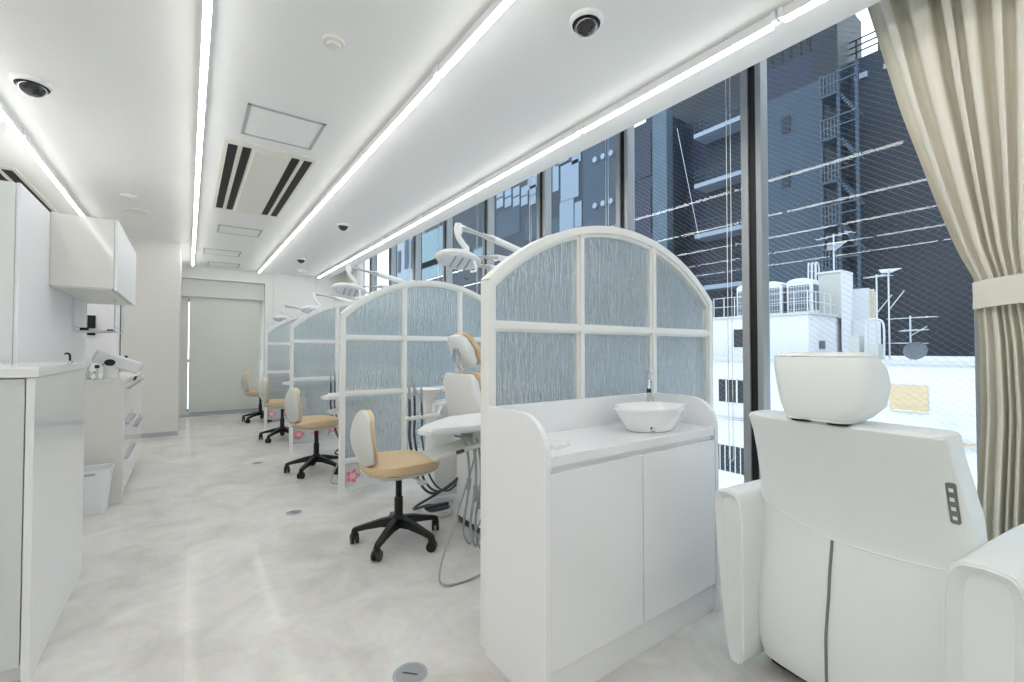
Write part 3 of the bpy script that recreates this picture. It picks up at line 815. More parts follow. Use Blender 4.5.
# ------------------------------------------------------------------ stools
def stool():
    r = thing('operator_stool', 'x', 'stool', (0, 0, 0))
    bm = BM(); rings = []
    for z, k in ((.445, .86), (.452, .95), (.475, 1.0), (.492, .985), (.504, .9), (.508, .6)):
        pts = []
        for i in range(48):
            a = 2*PI*i/48; c, s = math.cos(a), math.sin(a)
            x = .235*k*math.copysign(abs(c)**.75, c); y = .215*k*math.copysign(abs(s)**.75, s)
            y *= 1-.12*(x/.235)
            zz = z+(.012*((y/.215)**2)-.018*max(0, x/.235)**3 if z > .48 else -.01*max(0, x/.235)**3)
            pts.append((x+.01, y, zz))
        rings.append(pts)
    loft(bm, rings); obj('seat_cushion', bm, 'tan', r)
    bm = BM(); rings = []
    for z, k in ((.405, .45), (.415, .7), (.43, .9), (.446, .965), (.452, .9)):
        rings.append([(.235*k*math.copysign(abs(c)**.75, c)+.01, .215*k*math.copysign(abs(s)**.75, s)*(1-.1*c), z) for c, s in [(math.cos(2*PI*i/40), math.sin(2*PI*i/40)) for i in range(40)]])
    loft(bm, rings); obj('seat_shell', bm, 'shell', r)
    # backrest: curved pad at -x side
    def pad(x_off, th, k):
        bm = BM(); rings = []
        for j in range(13):
            s = j/12; z = .50+.315*s; w = (.135+.055*math.sin(PI*min(1, s*1.15+.05)))*k*(1 if s < .8 else math.sqrt(max(.05, 1-((s-.8)/.205)**2)))
            w *= (math.sqrt(max(.25, 1-((.12-s)/.12)**2)) if s < .12 else 1)
            bx = -.205+.05*math.sin(PI*s)*-.9-.0*s+.035*(s > .5)*(s-.5)*2*0
            ring_ = []
            for i in range(24):
                a = 2*PI*i/24; c, q = math.cos(a), math.sin(a); y = w*math.copysign(abs(q)**.6, q)
                x = bx+x_off+th*math.copysign(abs(c)**.8, c)+.22*(y*y)/.19*.9
                ring_.append((x, y, z))
            rings.append(ring_)
        loft(bm, rings); return bm
    obj('backrest_shell', pad(-.014, .012, 1.0), 'shell', r)
    obj('backrest_cushion', pad(.008, .02, .96), 'tan', r)
    bm = BM(); tube(bm, [(-.06, 0, .425), (-.15, 0, .425), (-.2, 0, .455), (-.215, 0, .56)], .013, 8); obj('back_bracket', bm, 'shell', r)
    bm = BM(); lathe(bm, [(.026, .1), (.026, .27), (.019, .275), (.019, .41)], n=20); obj('gas_column', bm, 'black', r)
    bm = BM(); tube(bm, [(0, -.03, .41), (.06, -.13, .4), (.075, -.17, .388)], .007, 8); box(bm, .05, .1, -.2, -.15, .375, .395, bev=.006); obj('height_lever', bm, 'shell', r)
    bm = BM(); lathe(bm, [(.04, .095), (.045, .115), (.042, .15), (.03, .165)], n=20)
    obj('hub', bm, 'black', r)
    for k in range(5):
        a = math.radians(222)+k*2*PI/5; c, s = math.cos(a), math.sin(a)
        bm = BM(); P = []
        secs = []
        for q, z, hw, hh in ((.02, .125, .028, .03), (.1, .12, .024, .022), (.2, .098, .019, .015), (.262, .082, .016, .013), (.275, .078, .012, .009)):
            secs.append([(q*c-w_*s, q*s+w_*c, z+h_) for w_, h_ in ((-hw, -hh), (hw, -hh), (hw*.8, hh), (-hw*.8, hh))])
        loft(bm, secs); lg = obj('leg', bm, 'black', r)
        bm = BM(); cx, cy = .262*c, .262*s; ca = a+PI/2+.5*k
        for off in (-.014, .014):
            o_ = Vector((math.cos(ca), math.sin(ca), 0))
            p = Vector((cx, cy, .029))+o_*off
            cyl(bm, p-o_*.009, p+o_*.009, .029, n=20)
        box(bm, cx-.018, cx+.018, cy-.018, cy+.018, .03, .075, bev=.008)
        obj('caster', bm, 'black', lg)
    return r
st = stool()
spos = [(1.06, 2.665, 0, 'nearest tan upholstered operator stool on black casters, beside the dental tray'), (1.02, 4.66, .12, 'second tan operator stool, in front of the third arched screen'), (1.02, 6.6, .05, 'third tan operator stool, between the third and farthest screens'), (.985, 8.5, .0, 'farthest tan operator stool, beside the roller blind')]
for i, (x, y, a, lab) in enumerate(spos):
    if i == 0: st.location = (x, y, 0); st.rotation_euler.z = a; st['label'] = lab; st['group'] = 'tan operator stools'
    else: dup(st, (x, y, 0), lab, 'tan operator stools', a)

# ------------------------------------------------------------------ dental chair units (origin at floor, station centre; head end to the aisle)
def rounded_slab(bm, cx, cy, hx, hy, z0, z1, e=.3, r=.012, n=36):
    rings = []
    for z, k in ((z0, -r), (z0+r*.4, -r*.3), (z0+r, 0), (z1-r, 0), (z1-r*.4, -r*.3), (z1, -r)):
        rings.append(superring(cx, cy, hx+k, hy+k, e, n, z))
    loft(bm, rings)
def path_slab(bm, path, hy, th, e=.5, n=20):
    # path of (x, z, halfwidth factor); slab swept across y with superellipse cross-section
    rings = []
    for i, (x, z, k) in enumerate(path):
        a = path[max(0, i-1)]; b = path[min(len(path)-1, i+1)]
        d = Vector((b[0]-a[0], 0, b[1]-a[1])).normalized(); nn = Vector((-d.z, 0, d.x))
        rings.append([tuple(Vector((x, 0, z))+nn*(th*k*math.copysign(abs(math.sin(q))**e, math.sin(q)))+Vector((0, hy*(.35+.65*k)*math.copysign(abs(math.cos(q))**e, math.cos(q)), 0))) for q in [2*PI*j/n for j in range(n)]])
    loft(bm, rings)
def unit():
    r = thing('dental_chair_unit', 'x', 'dental chair', (0, 0, 0))
    X0 = 1.5   # local x measured from the room axis
    bm = BM(); rounded_slab(bm, 2.05, 0, .34, .2, 0, .06); box(bm, 1.9, 2.2, -.1, .1, .05, .4, bev=.03); obj('chair_base', bm, 'white_pl', r)
    bm = BM(); path_slab(bm, [(1.68, .47, .6), (1.74, .455, .95), (1.95, .45, 1), (2.2, .47, 1), (2.32, .49, .95), (2.36, .49, .6)], .25, .045); obj('seat_pad', bm, 'tan', r)
    bm = BM(); path_slab(bm, [(2.33, .46, .6), (2.38, .47, .95), (2.6, .45, 1), (2.78, .44, .95), (2.82, .44, .6)], .22, .04); obj('leg_rest', bm, 'tan', r)
    bm = BM(); path_slab(bm, [(1.70, .43, .7), (1.66, .5, 1), (1.62, .65, 1.05), (1.585, .82, 1.05), (1.56, .95, .98), (1.55, 1.0, .7)], .235, .03)
    obj('backrest_shell', bm, 'white_pl', r)
    bm = BM(); path_slab(bm, [(1.75, .5, .7), (1.71, .58, 1), (1.685, .72, 1), (1.65, .86, 1), (1.63, .97, .9), (1.625, 1.01, .6)], .225, .035)
    obj('backrest_cushion', bm, 'tan', r)
    bm = BM(); tube(bm, [(1.58, 0, .95), (1.56, 0, 1.03), (1.535, 0, 1.10)], .012, 10); box(bm, 1.515, 1.545, -.03, .03, 1.08, 1.18, bev=.006); obj('headrest_bracket', bm, 'steel', r)
    hb = BM(); path_slab(hb, [(1.64, 1.06, .4), (1.62, 1.085, .85), (1.58, 1.16, 1.1), (1.535, 1.24, .9), (1.52, 1.27, .45)], .125, .036)
    hs = obj('headrest_shell', hb, 'white_pl', r)
    hb = BM(); path_slab(hb, [(1.685, 1.07, .4), (1.672, 1.095, .9), (1.638, 1.17, 1.1), (1.585, 1.25, .95), (1.558, 1.285, .5)], .13, .024)
    obj('headrest_cushion', hb, 'tan', hs, label='tan headrest cushion')
    for s in (-1,):
        bm = BM(); tube(bm, [(1.72, s*.26, .5), (1.73, s*.3, .62), (1.8, s*.31, .68), (2.05, s*.3, .68)], .022, 10); obj('armrest', bm, 'white_pl', r)
    # unit body beside the chair, towards the camera
    bm = BM(); rounded_slab(bm, 1.70, -.22, .2, .2, .04, .62, .25, .02); obj('unit_body', bm, 'white_pl', r)
    bm = BM(); rounded_slab(bm, 1.70, -.22, .19, .19, 0, .04, .25, .008); obj('unit_plinth', bm, 'dgrey', r)
    # bracket tray
    bm = BM(); poly = [(.975, -.60), (1.02, -.665), (1.25, -.69), (1.62, -.68), (1.66, -.64), (1.66, -.3), (1.62, -.26), (1.32, -.29), (1.05, -.5)]
    prism(bm, poly, 'z', .725, .76)
    es = [e for e in bm.edges if abs(e.verts[0].co.z-e.verts[1].co.z) < 1e-5]
    bmesh.ops.bevel(bm, geom=es, offset=.009, segments=3, affect='EDGES'); obj('bracket_tray', bm, 'white_pl', r)
    bm = BM(); tube(bm, [(1.5, -.48, .725), (1.58, -.45, .69), (1.66, -.42, .62)], .028, 12); obj('tray_arm', bm, 'white_pl', r)
    bm = BM(); box(bm, 1.05, 1.42, -.66, -.47, .615, .64, bev=.009, rot=Matrix.Rotation(math.radians(-9), 3, 'Y'))
    box(bm, 1.30, 1.5, -.62, -.5, .64, .73, bev=.01)
    io = obj('instrument_holder', bm, 'shell', r)
    bm = BM(); box(bm, 1.17, 1.215, -.672, -.655, .617, .634, bev=.003, rot=Matrix.Rotation(math.radians(-9), 3, 'Y')); obj('holder_clip', bm, 'dgrey', io)
    for k, (x, dy) in enumerate(((1.25, -.6), (1.28, -.62), (1.305, -.58), (1.325, -.6))):
        bm = BM(); tube(bm, [(x-.05, dy+.02, .70), (x, dy-.02, .66), (x+.02, dy-.03, .45), (x-.01, dy-.02, .2), (x+.05, dy+.02, .08-.015*k), (x+.13, dy+.08, .12), (1.6, -.42, .3)], .0065, 8)
        ho = obj('instrument_hose', bm, 'grey_pl', r)
        bm = BM(); cyl(bm, (x+.018, dy-.03, .46-.04*k), (x+.014, dy-.029, .40-.04*k), .0135, .010, 12); obj('hose_connector', bm, 'grey_pl', ho)
    bm = BM(); tube(bm, [(1.36, -.56, .62), (1.30, -.6, .5), (1.16, -.66, .25), (1.05, -.72, .07), (1.04, -.78, .012), (1.2, -.8, .01), (1.38, -.78, .05), (1.46, -.68, .25), (1.5, -.6, .6)], .0055, 8, k=12)
    obj('long_loop_hose', bm, 'grey_pl', r, label='thin grey hose looping down to the floor')
    # suction holder with three dark handpieces
    for k, (x, y, z1) in enumerate(((1.235, .12, .925), (1.28, .14, .945), (1.325, .12, .905))):
        bm = BM(); cyl(bm, (x, y, z1-.09), (x-.004, y, z1), .0105, .008, 12); cyl(bm, (x-.004, y, z1), (x-.006, y, z1+.018), .004, n=8)
        hp = obj('suction_handpiece', bm, 'grey_pl', r)
        bm = BM(); tube(bm, [(x, y, z1-.09), (x+.003, y, z1-.25), (x+.004, y, .55), (x+.06, y-.02, .28), (x+.14, y-.12, .2), (1.56, -.1, .34)], .010-.0015*k, 8); obj('suction_hose', bm, 'dgrey', hp, label='dark grey suction hose')
    bm = BM(); box(bm, 1.21, 1.47, .1, .15, .69, .715, bev=.008); tube(bm, [(1.45, .12, .70), (1.5, .2, .72), (1.6, .34, .75)], .014, 10); obj('suction_rack', bm, 'white_pl', r)
    # spittoon behind chair
    bm = BM(); lathe(bm, [(.035, -.2), (.04, -.12), (.05, -.06), (.105, 0), (.112, .01), (.104, .01), (.05, -.045), (.01, -.05)], 1.49, .36, .865, 28); obj('spittoon_bowl', bm, 'ceramic', r)
    bm = BM(); box(bm, 1.5, 1.74, .28, .46, .06, .78, bev=.03, seg=3); obj('water_unit', bm, 'white_pl', r)
    bm = BM(); tube(bm, [(1.66, .36, .78), (1.66, .36, .93), (1.62, .36, .97), (1.57, .36, .93)], .007, 8); obj('cup_filler', bm, 'steel', r)
    # lamp: pole, arms and head
    bm = BM(); tube(bm, [(2.46, .3, .3), (2.46, .3, 1.9), (2.45, .29, 1.98)], .022, 12); cyl(bm, (2.46, .3, 0), (2.46, .3, .3), .045); obj('lamp_post', bm, 'white_pl', r)
    AY = .22
    bm = BM(); tube(bm, [(1.665, AY, 2.11), (2.0, AY+.03, 2.07), (2.45, .29, 1.985)], .029, 14, False); lathe(bm, [(.03, -.045), (.034, 0), (.024, .035)], 1.665, AY, 2.10, 20)
    obj('lamp_arm', bm, 'white_pl', r)
    bm = BM(); tube(bm, [(1.72, AY+.05, 1.90), (2.05, AY+.05, 1.93), (2.45, .3, 1.93)], .024, 12, False); obj('lower_arm', bm, 'white_pl', r)
    bm = BM(); tube(bm, [(1.74, AY+.07, 1.845), (2.0, AY+.08, 1.85), (2.45, .3, 1.80)], .024, 12, False); obj('monitor_arm', bm, 'white_pl', r)
    bm = BM(); tube(bm, [(1.665, AY, 2.10), (1.665, AY, 2.04), (1.70, AY, 1.99), (1.735, AY, 1.955), (1.73, AY, 1.93), (1.69, AY, 1.905)], .022, 12); obj('lamp_neck', bm, 'white_pl', r)
    def tilt(b): bmesh.ops.rotate(b, verts=b.verts[:], cent=(1.62, AY, 1.89), matrix=Matrix.Rotation(math.radians(-32), 3, 'X')); bmesh.ops.translate(b, verts=b.verts[:], vec=(.05, 0, -.03))
    hb = BM(); rings = []
    for z, k in ((1.925, .35), (1.92, .7), (1.905, .95), (1.89, 1), (1.875, .96), (1.87, .9)):
        rings.append([(1.62+.19*k*math.copysign(abs(c)**1.15, c), AY+.1*k*math.copysign(abs(s)**1.0, s), z-.12*(.155*k*c)*1) for c, s in [(math.cos(2*PI*i/32), math.sin(2*PI*i/32)) for i in range(32)]])
    loft(hb, rings); tilt(hb); lh = obj('lamp_head', hb, 'white_pl', r)
    hb = BM(); rings = []
    for z, k in ((1.874, .86), (1.862, .8), (1.855, .6)):
        rings.append([(1.62+.19*k*c, AY+.095*k*s, z-.12*(.155*k*c)) for c, s in [(math.cos(2*PI*i/32), math.sin(2*PI*i/32)) for i in range(32)]])
    loft(hb, rings); tilt(hb); obj('reflector', hb, 'lamp_glass', lh, label='faceted clear lamp reflector')
    hb = BM()
    for q in (-.06, .0, .06): 
        box(hb, 1.62+q-.006, 1.62+q+.006, AY-.06, AY+.06, 1.846-.12*q, 1.858-.12*q, bev=.002)
    tilt(hb); obj('reflector_rib', hb, 'alu', lh)
    hb = BM(); tube(hb, [(1.70, AY+.10, 1.88), (1.715, AY, 1.915), (1.70, AY-.11, 1.845), (1.68, AY-.15, 1.79), (1.63, AY-.16, 1.775)], .009, 8); bmesh.ops.translate(hb, verts=hb.verts[:], vec=(.05, 0, -.03)); obj('lamp_handle', hb, 'white_pl', lh)
    return r
un = unit(); un.location = (0, 2.8, 0)
ulab = ['nearest white dental chair and instrument unit, its tan headrest showing left of the vanity screen', 'second dental chair unit, blurred behind the second arched screen, its lamp above it', 'third dental chair unit, its white lamp showing above the third arched screen', 'farthest dental chair unit, its lamp low against the far wall']
un['label'] = ulab[0]; un['group'] = 'dental chair units'
for i in (1, 2, 3): 
    o = dup(un, (0, 2.8+2.09*i, 0), ulab[i], 'dental chair units')
    for ch in o.children:
        if ch.name.split('.')[0] in ('lamp_arm', 'lower_arm', 'monitor_arm', 'lamp_neck', 'lamp_head', 'lamp_post'):
            ch.location.x += (-.22, -.14, -.22)[i-1]; ch.location.z += (-.02, -.1, -.12)[i-1]
# foot pedals
def pedal():
    r = thing('foot_pedal', 'x', 'foot pedal', (0, 0, 0))
    bm = BM(); rounded_slab(bm, 0, 0, .1, .075, 0, .045, .5, .01); obj('pedal_base', bm, 'white_pl', r)
    bm = BM(); rounded_slab(bm, 0, 0, .085, .06, .045, .062, .5, .006); box(bm, -.09, .09, -.012, .012, .06, .075, bev=.004); obj('pedal_plate', bm, 'dgrey', r)
    bm = BM(); tube(bm, [(.08, .03, .04), (.0, .14, .03), (-.12, .12, .03), (-.14, 0, .1), (0, -.02, .16), (.14, -.02, .22)], .009, 8); obj('pedal_cable', bm, 'dgrey', r)
    return r
pd = pedal(); pl = ['dark foot pedal with a white base beneath the nearest dental tray', 'foot pedal on the floor at the second dental chair', 'foot pedal on the floor at the third dental chair']
pd.location = (1.45, 2.93, 0); pd['label'] = pl[0]; pd['group'] = 'foot pedals'
for i in (1, 2): dup(pd, (1.45, 2.93+2.09*i, 0), pl[i], 'foot pedals')

# floor covers
for x, y, r_, lab in ((.665, 1.555, .062, 'round metal floor cover in the foreground left of the vanity'), (.635, 3.57, .055, 'round metal floor cover left of the second arched screen'), (.6, 5.35, .055, 'round metal floor cover left of the second tan stool')):
    t = thing('floor_cover', lab, 'floor cover', (x, y, 0), 'round floor covers')
    bm = BM(); lathe(bm, [(r_, 0), (r_, .0015), (r_*.93, .003), (r_*.86, .002)], n=36); obj('ring', bm, 'alu', t)
    bm = BM(); lathe(bm, [(r_*.82, 0), (r_*.82, .0028), (r_*.78, .0032)], n=36); ld = obj('lid', bm, 'alug', t)
    obj('lid_slot', bb(-r_*.45, r_*.45, -.003, .003, .003, .0042, rot=Matrix.Rotation(-.8, 3, 'Z')), 'dgrey', ld, False)

# ------------------------------------------------------------------ outside
GZ = -14
struct('ground', bb(XW+1.5, 120, -60, 150, GZ-.5, GZ), 'asphalt')

def P_(u, v, X): return survey(u, v, X)
t = thing('rooftop_building', 'bright white low building with balconies and flat roof seen through the window behind the recliner', 'building', (14, 2, GZ))
def wob(name, bm, m, par=None, label=None, sm=False): return obj(name, bm, m, t if par is None else par, sm, label, world=par is None)
wob('wall', bb(11, 24, -9, 7.2, GZ, .93), 'concrete')
wob('parapet', bb(10.95, 11.2, -9, 7.2, .9, .97), 'trim')
w = wob('window', bb(10.985, 11.05, 5.35, 6.27, -.15, .45), 'extdark')
obj('window_frame', (lambda b: (box(b, 10.97, 11.0, 5.35, 6.27, .43, .47), box(b, 10.97, 11.0, 5.35, 6.27, -.17, -.13), box(b, 10.97, 11.0, 5.78, 5.82, -.15, .45), box(b, 10.97, 11.0, 6.05, 6.08, -.15, .45)) and b)(BM()), 'mast', w, False)
w = wob('window', bb(10.985, 11.05, 5.3, 6.35, -1.86, -1.22), 'extdark')
obj('window_bars', (lambda b: [box(b, 10.96, 10.99, 5.32+.13*i, 5.34+.13*i, -1.86, -1.22) for i in range(8)] and b)(BM()), 'mast', w, False)
w = wob('window', bb(10.985, 11.05, 5.3, 6.35, -3.9, -2.9), 'extdark')
obj('window_bars', (lambda b: [box(b, 10.96, 10.99, 5.32+.13*i, 5.34+.13*i, -3.9, -2.9) for i in range(8)] and b)(BM()), 'mast', w, False)
wob('shutter', bb(10.97, 11.02, 2.27, 2.82, 0, .505), 'tanext', label='closed tan window shutter')
for z in (-.48, -.53): wob('cable', (lambda b: tube(b, [(10.9, 7.2, z), (10.9, 5.5, z-.01), (10.9, 3, z)], .012, 6, False) or b)(BM()), 'dgrey')
wob('rail', (lambda b: tube(b, [(10.85, 2.75, .04), (10.85, -.5, .04)], .012, 6, False) or b)(BM()), 'mast')
wob('eave', bb(10.9, 11, -2, 2.25, -.5, -.47), 'tanext')
wob('dish', (lambda b: lathe(b, [(.11, 0), (.1, .03), (.03, .05)], 10.8, 1.95, -.32, 20) or b)(BM()), 'slate')

def vbox(name, x0, x1, y0, y1, z0, z1, m, label, cat, parts=None):
    pass
t = thing('stair_penthouse', 'white rooftop block carrying the air conditioning units above the white building', 'rooftop block', (13, 5.7, .93))
obj('wall', bb(12, 15.6, 4.6, 7.0, .93, 2.03), 'concrete', t, False, world=True)
obj('roof_lip', bb(11.95, 15.65, 4.55, 7.05, 2.03, 2.08), 'trim', t, False, world=True)
w = obj('window', bb(11.985, 12.03, 6.05, 6.4, 1.25, 1.72), 'extdark', t, False, world=True)
obj('roof_window', bb(12.6, 12.95, 4.585, 4.62, 1.2, 1.4), 'acg', t, False, world=True)
t = thing('roof_tower', 'white square tower with a greyer side on the roof, below the antenna', 'tower', (14, 4.8, 2))
obj('wall', bb(13.75, 14.5, 4.5, 5.02, 2.0, 3.22), 'concreteg', t, False, world=True)  # greyer render here; cap and end wall use the whiter one
obj('cap', bb(13.72, 14.53, 4.47, 5.05, 3.2, 3.25), 'concrete', t, False, world=True)
obj('end_wall', bb(13.74, 14.52, 4.48, 4.5, .93, 3.2), 'concrete', t, False, world=True)
t = thing('water_tank', 'cream upright roof tank with white straps right of the white tower', 'tank', (14.9, 4.4, 2))
bm = BM(); box(bm, 14.5, 15.2, 4.15, 4.47, 1.95, 2.78, bev=.05); obj('tank_body', bm, 'tanext', t, world=True)
bm = BM()
for x in (14.48, 14.85): box(bm, x, x+.06, 4.12, 4.5, 1.0, 2.8)
obj('strap', bm, 'mast', t, False, world=True)
obj('plinth', bb(14.4, 15.3, 4.1, 4.47, .93, 1.95), 'concrete', t, False, world=True)

def ac_unit():
    r = thing('outdoor_ac_unit', 'x', 'air conditioner', (0, 0, 0))
    bm = BM(); box(bm, 0, .42, -.29, .29, 0, .78, bev=.02)
    prism(bm, [(-.29, .78), (.29, .78)]+[(.29*math.cos(a), .78+.1*math.sin(a)) for a in [PI*i/10 for i in range(1, 10)]], 'x', .0, .42)
    obj('casing', bm, 'concrete', r)
    bm = BM(); box(bm, -.012, .0, -.24, .24, .06, .7)
    g = obj('front_grille', bm, 'acg', r, False)
    bm = BM()
    for i in range(9): box(bm, -.02, -.012, -.24+.06*i-.004, -.24+.06*i+.004, .06, .7)
    for i in range(5): box(bm, -.02, -.012, -.24, .24, .1+.14*i, .112+.14*i)
    obj('grille_bars', bm, 'mast', g, False)
    obj('side_grille', bb(.06, .36, -.303, -.29, .08, .7), 'acg', r, False)
    return r
ac = ac_unit(); al = ['outdoor air conditioning unit at the right of the rooftop trio, next to the white tower', 'middle outdoor air conditioning unit on the roof, just right of the dark mullion', 'outdoor air conditioning unit on the roof, left of the dark mullion']
for i, y in enumerate((4.93, 5.62, 6.22)):
    if i == 0: ac.location = (12.35, y, 2.08); ac['label'] = al[0]; ac['group'] = 'rooftop air conditioning units'
    else: dup(ac, (12.35, y, 2.08), al[i], 'rooftop air conditioning units')
t = thing('roof_railing', 'thin railing around the rooftop air conditioning units', 'railing', (12, 5.6, 2.08))
bm = BM()
for z in (2.35, 2.6): tube(bm, [(12.02, 6.98, z), (12.02, 4.62, z), (13.7, 4.62, z)], .014, 6, False)
for y in [4.62+.295*i for i in range(9)]: cyl(bm, (12.02, y, 2.08), (12.02, y, 2.6), .013, n=6)
for x in (12.5, 13.0, 13.4): cyl(bm, (x, 4.62, 2.08), (x, 4.62, 2.6), .013, n=6)
obj('rails', bm, 'mast', t, world=True)
bm = BM()
for k in range(3):
    x = 13.72; y = 5.06+.09*k
    tube(bm, [(x, y, 2.1), (x, y, 3.4), (x+.06, y, 3.52), (x+.14, y, 3.52), (x+.2, y, 3.4), (x+.2, y, 3.1)], .02, 6)
for z in (2.4, 2.7, 3.0, 3.3): cyl(bm, (13.72, 5.04, z), (13.72, 5.26, z), .012, n=6)
one('roof_ladder', bm, 'mast', 'white hooped ladder climbing the left side of the rooftop tower', 'ladder')
def antenna(x, y, z0, h, L, nb, label, ang=0.3):
    t = thing('roof_antenna', label, 'antenna', (x, y, z0), 'rooftop antennas')
    bm = BM(); cyl(bm, (0, 0, 0), (0, 0, h), .016, n=8); obj('mast', bm, 'mast', t)
    for lev in range(nb):
        bm = BM(); z = h-.05-.28*lev; d = Vector((math.sin(ang+lev*.8), math.cos(ang+lev*.8), 0)); e = Vector((d.y, -d.x, 0))
        cyl(bm, Vector((0, 0, z))-d*L*.5, Vector((0, 0, z))+d*L*.5, .011, n=6)
        for k in range(6):
            q = Vector((0, 0, z))+d*L*(-.45+.18*k); cyl(bm, q-e*(.2-.02*k), q+e*(.2-.02*k), .008, n=6)
        obj('aerial_array', bm, 'mast', t)
    bm = BM(); cyl(bm, (0, 0, h*.55), (0, -.28, h*.75), .01, n=6); obj('brace', bm, 'mast', t)
antenna(13.9, 4.7, 3.25, 1.0, .95, 2, 'bristling television antenna on top of the white tower')
antenna(13, 3.55, .93, 2.0, .5, 1, 'short pole antenna just right of the water tank')
antenna(13, 3.33, .93, 2.1, .6, 1, 'tall thin pole antenna right of the tank, topped by a crossbar', 1.2)
antenna(13, 2.96, .93, 1.0, .9, 3, 'low multi-armed television antenna on the roof right of the recliner headrest')
t = thing('satellite_dish', 'round grey satellite dish at the foot of the low rooftop antenna', 'satellite dish', (12.6, 2.78, .95))
bm = BM(); lathe(bm, [(.02, 0), (.12, .02), (.2, .07), (.205, .075), (.12, .03)], n=24)
bmesh.ops.rotate(bm, verts=bm.verts[:], cent=(0, 0, 0), matrix=Matrix.Rotation(-1.2, 3, 'Y')); bmesh.ops.translate(bm, verts=bm.verts[:], vec=(0, 0, .18)); obj('reflector', bm, 'acg', t)
bm = BM(); cyl(bm, (0, 0, 0), (0, 0, .2), .015, n=8); obj('stand', bm, 'mast', t)
t = thing('roof_equipment', 'cluster of small white pipes and boxes on the roof edge beside the pole antennas', 'equipment', (12.6, 3.7, .95))
obj('meter_box', bb(12.5, 12.8, 3.75, 3.95, .95, 1.5), 'concreteg', t, False, world=True)
obj('meter_box', bb(12.5, 12.8, 3.4, 3.6, .95, 1.3), 'concreteg', t, False, world=True)
bm = BM(); tube(bm, [(12.5, 3.3, .95), (12.5, 3.3, 1.7), (12.5, 3.4, 1.85), (12.5, 3.55, 1.85), (12.5, 3.62, 1.7), (12.5, 3.62, .95)], .02, 6); obj('handrail', bm, 'mast', t, world=True)

# navy tower block with external stairs; far facades surveyed at their own distances
XA = 28
def rect(u0, v0, u1, v1, X):
    y0, z0 = survey(u0, v0, X); y1, z1 = survey(u1, v1, X); return min(y0, y1), max(y0, y1), min(z0, z1), max(z0, z1)
ya, za = survey(757, 105, XA); yb_, zb = survey(821, 80, XA)
ztop = (za+zb)/2
t = thing('navy_tower', 'dark navy tower block with a slate wall and external stairs, right of the mullion', 'building', (XA+4, 8, GZ))
obj('slate_wall', bb(XA, XA+.8, yb_, ya+.6, GZ, ztop), 'slate', t, False, world=True)
for (u, v0, v1) in ((786, 117, 133), (786, 171, 187)):
    y, z1 = survey(u, v0, XA); _, z0 = survey(u, v1, XA)
    obj('vent_panel', bb(XA-.06, XA, y-.22, y+.22, z0, z1), 'navyd', t, False, world=True)
obj('louvre_band', bb(XA+.8, XA+1.6, yb_+.1, ya+.6, ztop-.5, survey(790, 52, XA)[1]), 'louvre', t, False, world=True)
bm = BM(); zt = survey(790, 52, XA)[1]
for k in range(8):
    y = yb_+.3+k*.5; cyl(bm, (XA+.8, y, zt), (XA+.8, y, zt+2), .05, n=6)
    if k < 7 and k % 2: cyl(bm, (XA+.8, y, zt), (XA+.8, y+.5, zt+2), .04, n=6)
cyl(bm, (XA+.8, yb_, zt+2), (XA+.8, ya+.6, zt+2), .08, n=6); obj('roof_truss', bm, 'navyd', t, world=True)
yt0 = survey(836, 40, XA)[0]; yt1 = survey(811, 30, XA)[0]
obj('lift_shaft', bb(XA+.2, XA+3, yt0, yt1, GZ, zt+8), 'navyd', t, False, world=True)
zr = survey(850, 42, XA)[1]
obj('main_block', bb(XA+2, XA+10, -30, yt0, GZ, zr), 'navy', t, False, world=True)
obj('recess_wall', bb(XA+1.5, XA+2, -30, yt0, GZ, zr-4), 'navyd', t, False, world=True)
bm = BM()
for k in range(12): cyl(bm, (XA+2, yt0-.3-k*1.0, zr), (XA+2, yt0-.3-k*1.0, zr+1.1), .05, n=6)
for z in (.4, .75, 1.1): cyl(bm, (XA+2, yt0, zr+z), (XA+2, -20, zr+z), .04, n=6)
obj('roof_railing', bm, 'navyd', t, world=True)
bm = BM(); 
for k in range(10): box(bm, XA+1.9, XA+2.0, yt0-.8-k*1.3, yt0-.2-k*1.3, zr-1.2, zr-.9)
obj('skylight_strip', bm, 'ledge', t, False, world=True)
# external stairs
Ys0, Ys1 = survey(858, 150, XA-1)[0], survey(822, 150, XA-1)[0]
sf = [survey(838, v, XA-1)[1] for v in (92, 136, 180, 224, 268, 312)]
so = None
bm = BM()
for y in (Ys0, (Ys0+Ys1)/2, Ys1):
    box(bm, XA-1.1, XA-.95, y-.07, y+.07, GZ, sf[0]+1.2)
obj('stair_posts', bm, 'slate', t, False, world=True)
for z in sf:
    fl = obj('stair_landing', bb(XA-1.2, XA+.4, (Ys0+Ys1)/2, Ys1, z-.12, z), 'slate', t, False, world=True)
    bm = BM(); n = 9
    for k in range(n):
        box(bm, XA-1.0, XA-.1, Ys0+(Ys1-Ys0)*.5*k/n, Ys0+(Ys1-Ys0)*.5*(k+1)/n+.05, z-2.4*(n-k)/n*.55, z-2.4*(n-k)/n*.55+.08)
    for k in range(6):
        y = (Ys0+Ys1)/2+(Ys1-Ys0)/2*k/5; cyl(bm, (XA-1.15, y, z), (XA-1.15, y, z+1), .025, n=6)
    for q in (.5, 1): cyl(bm, (XA-1.15, Ys0, z+q), (XA-1.15, Ys1, z+q), .03, n=6)
    obj('stair_flight', bm, 'slateb', fl)

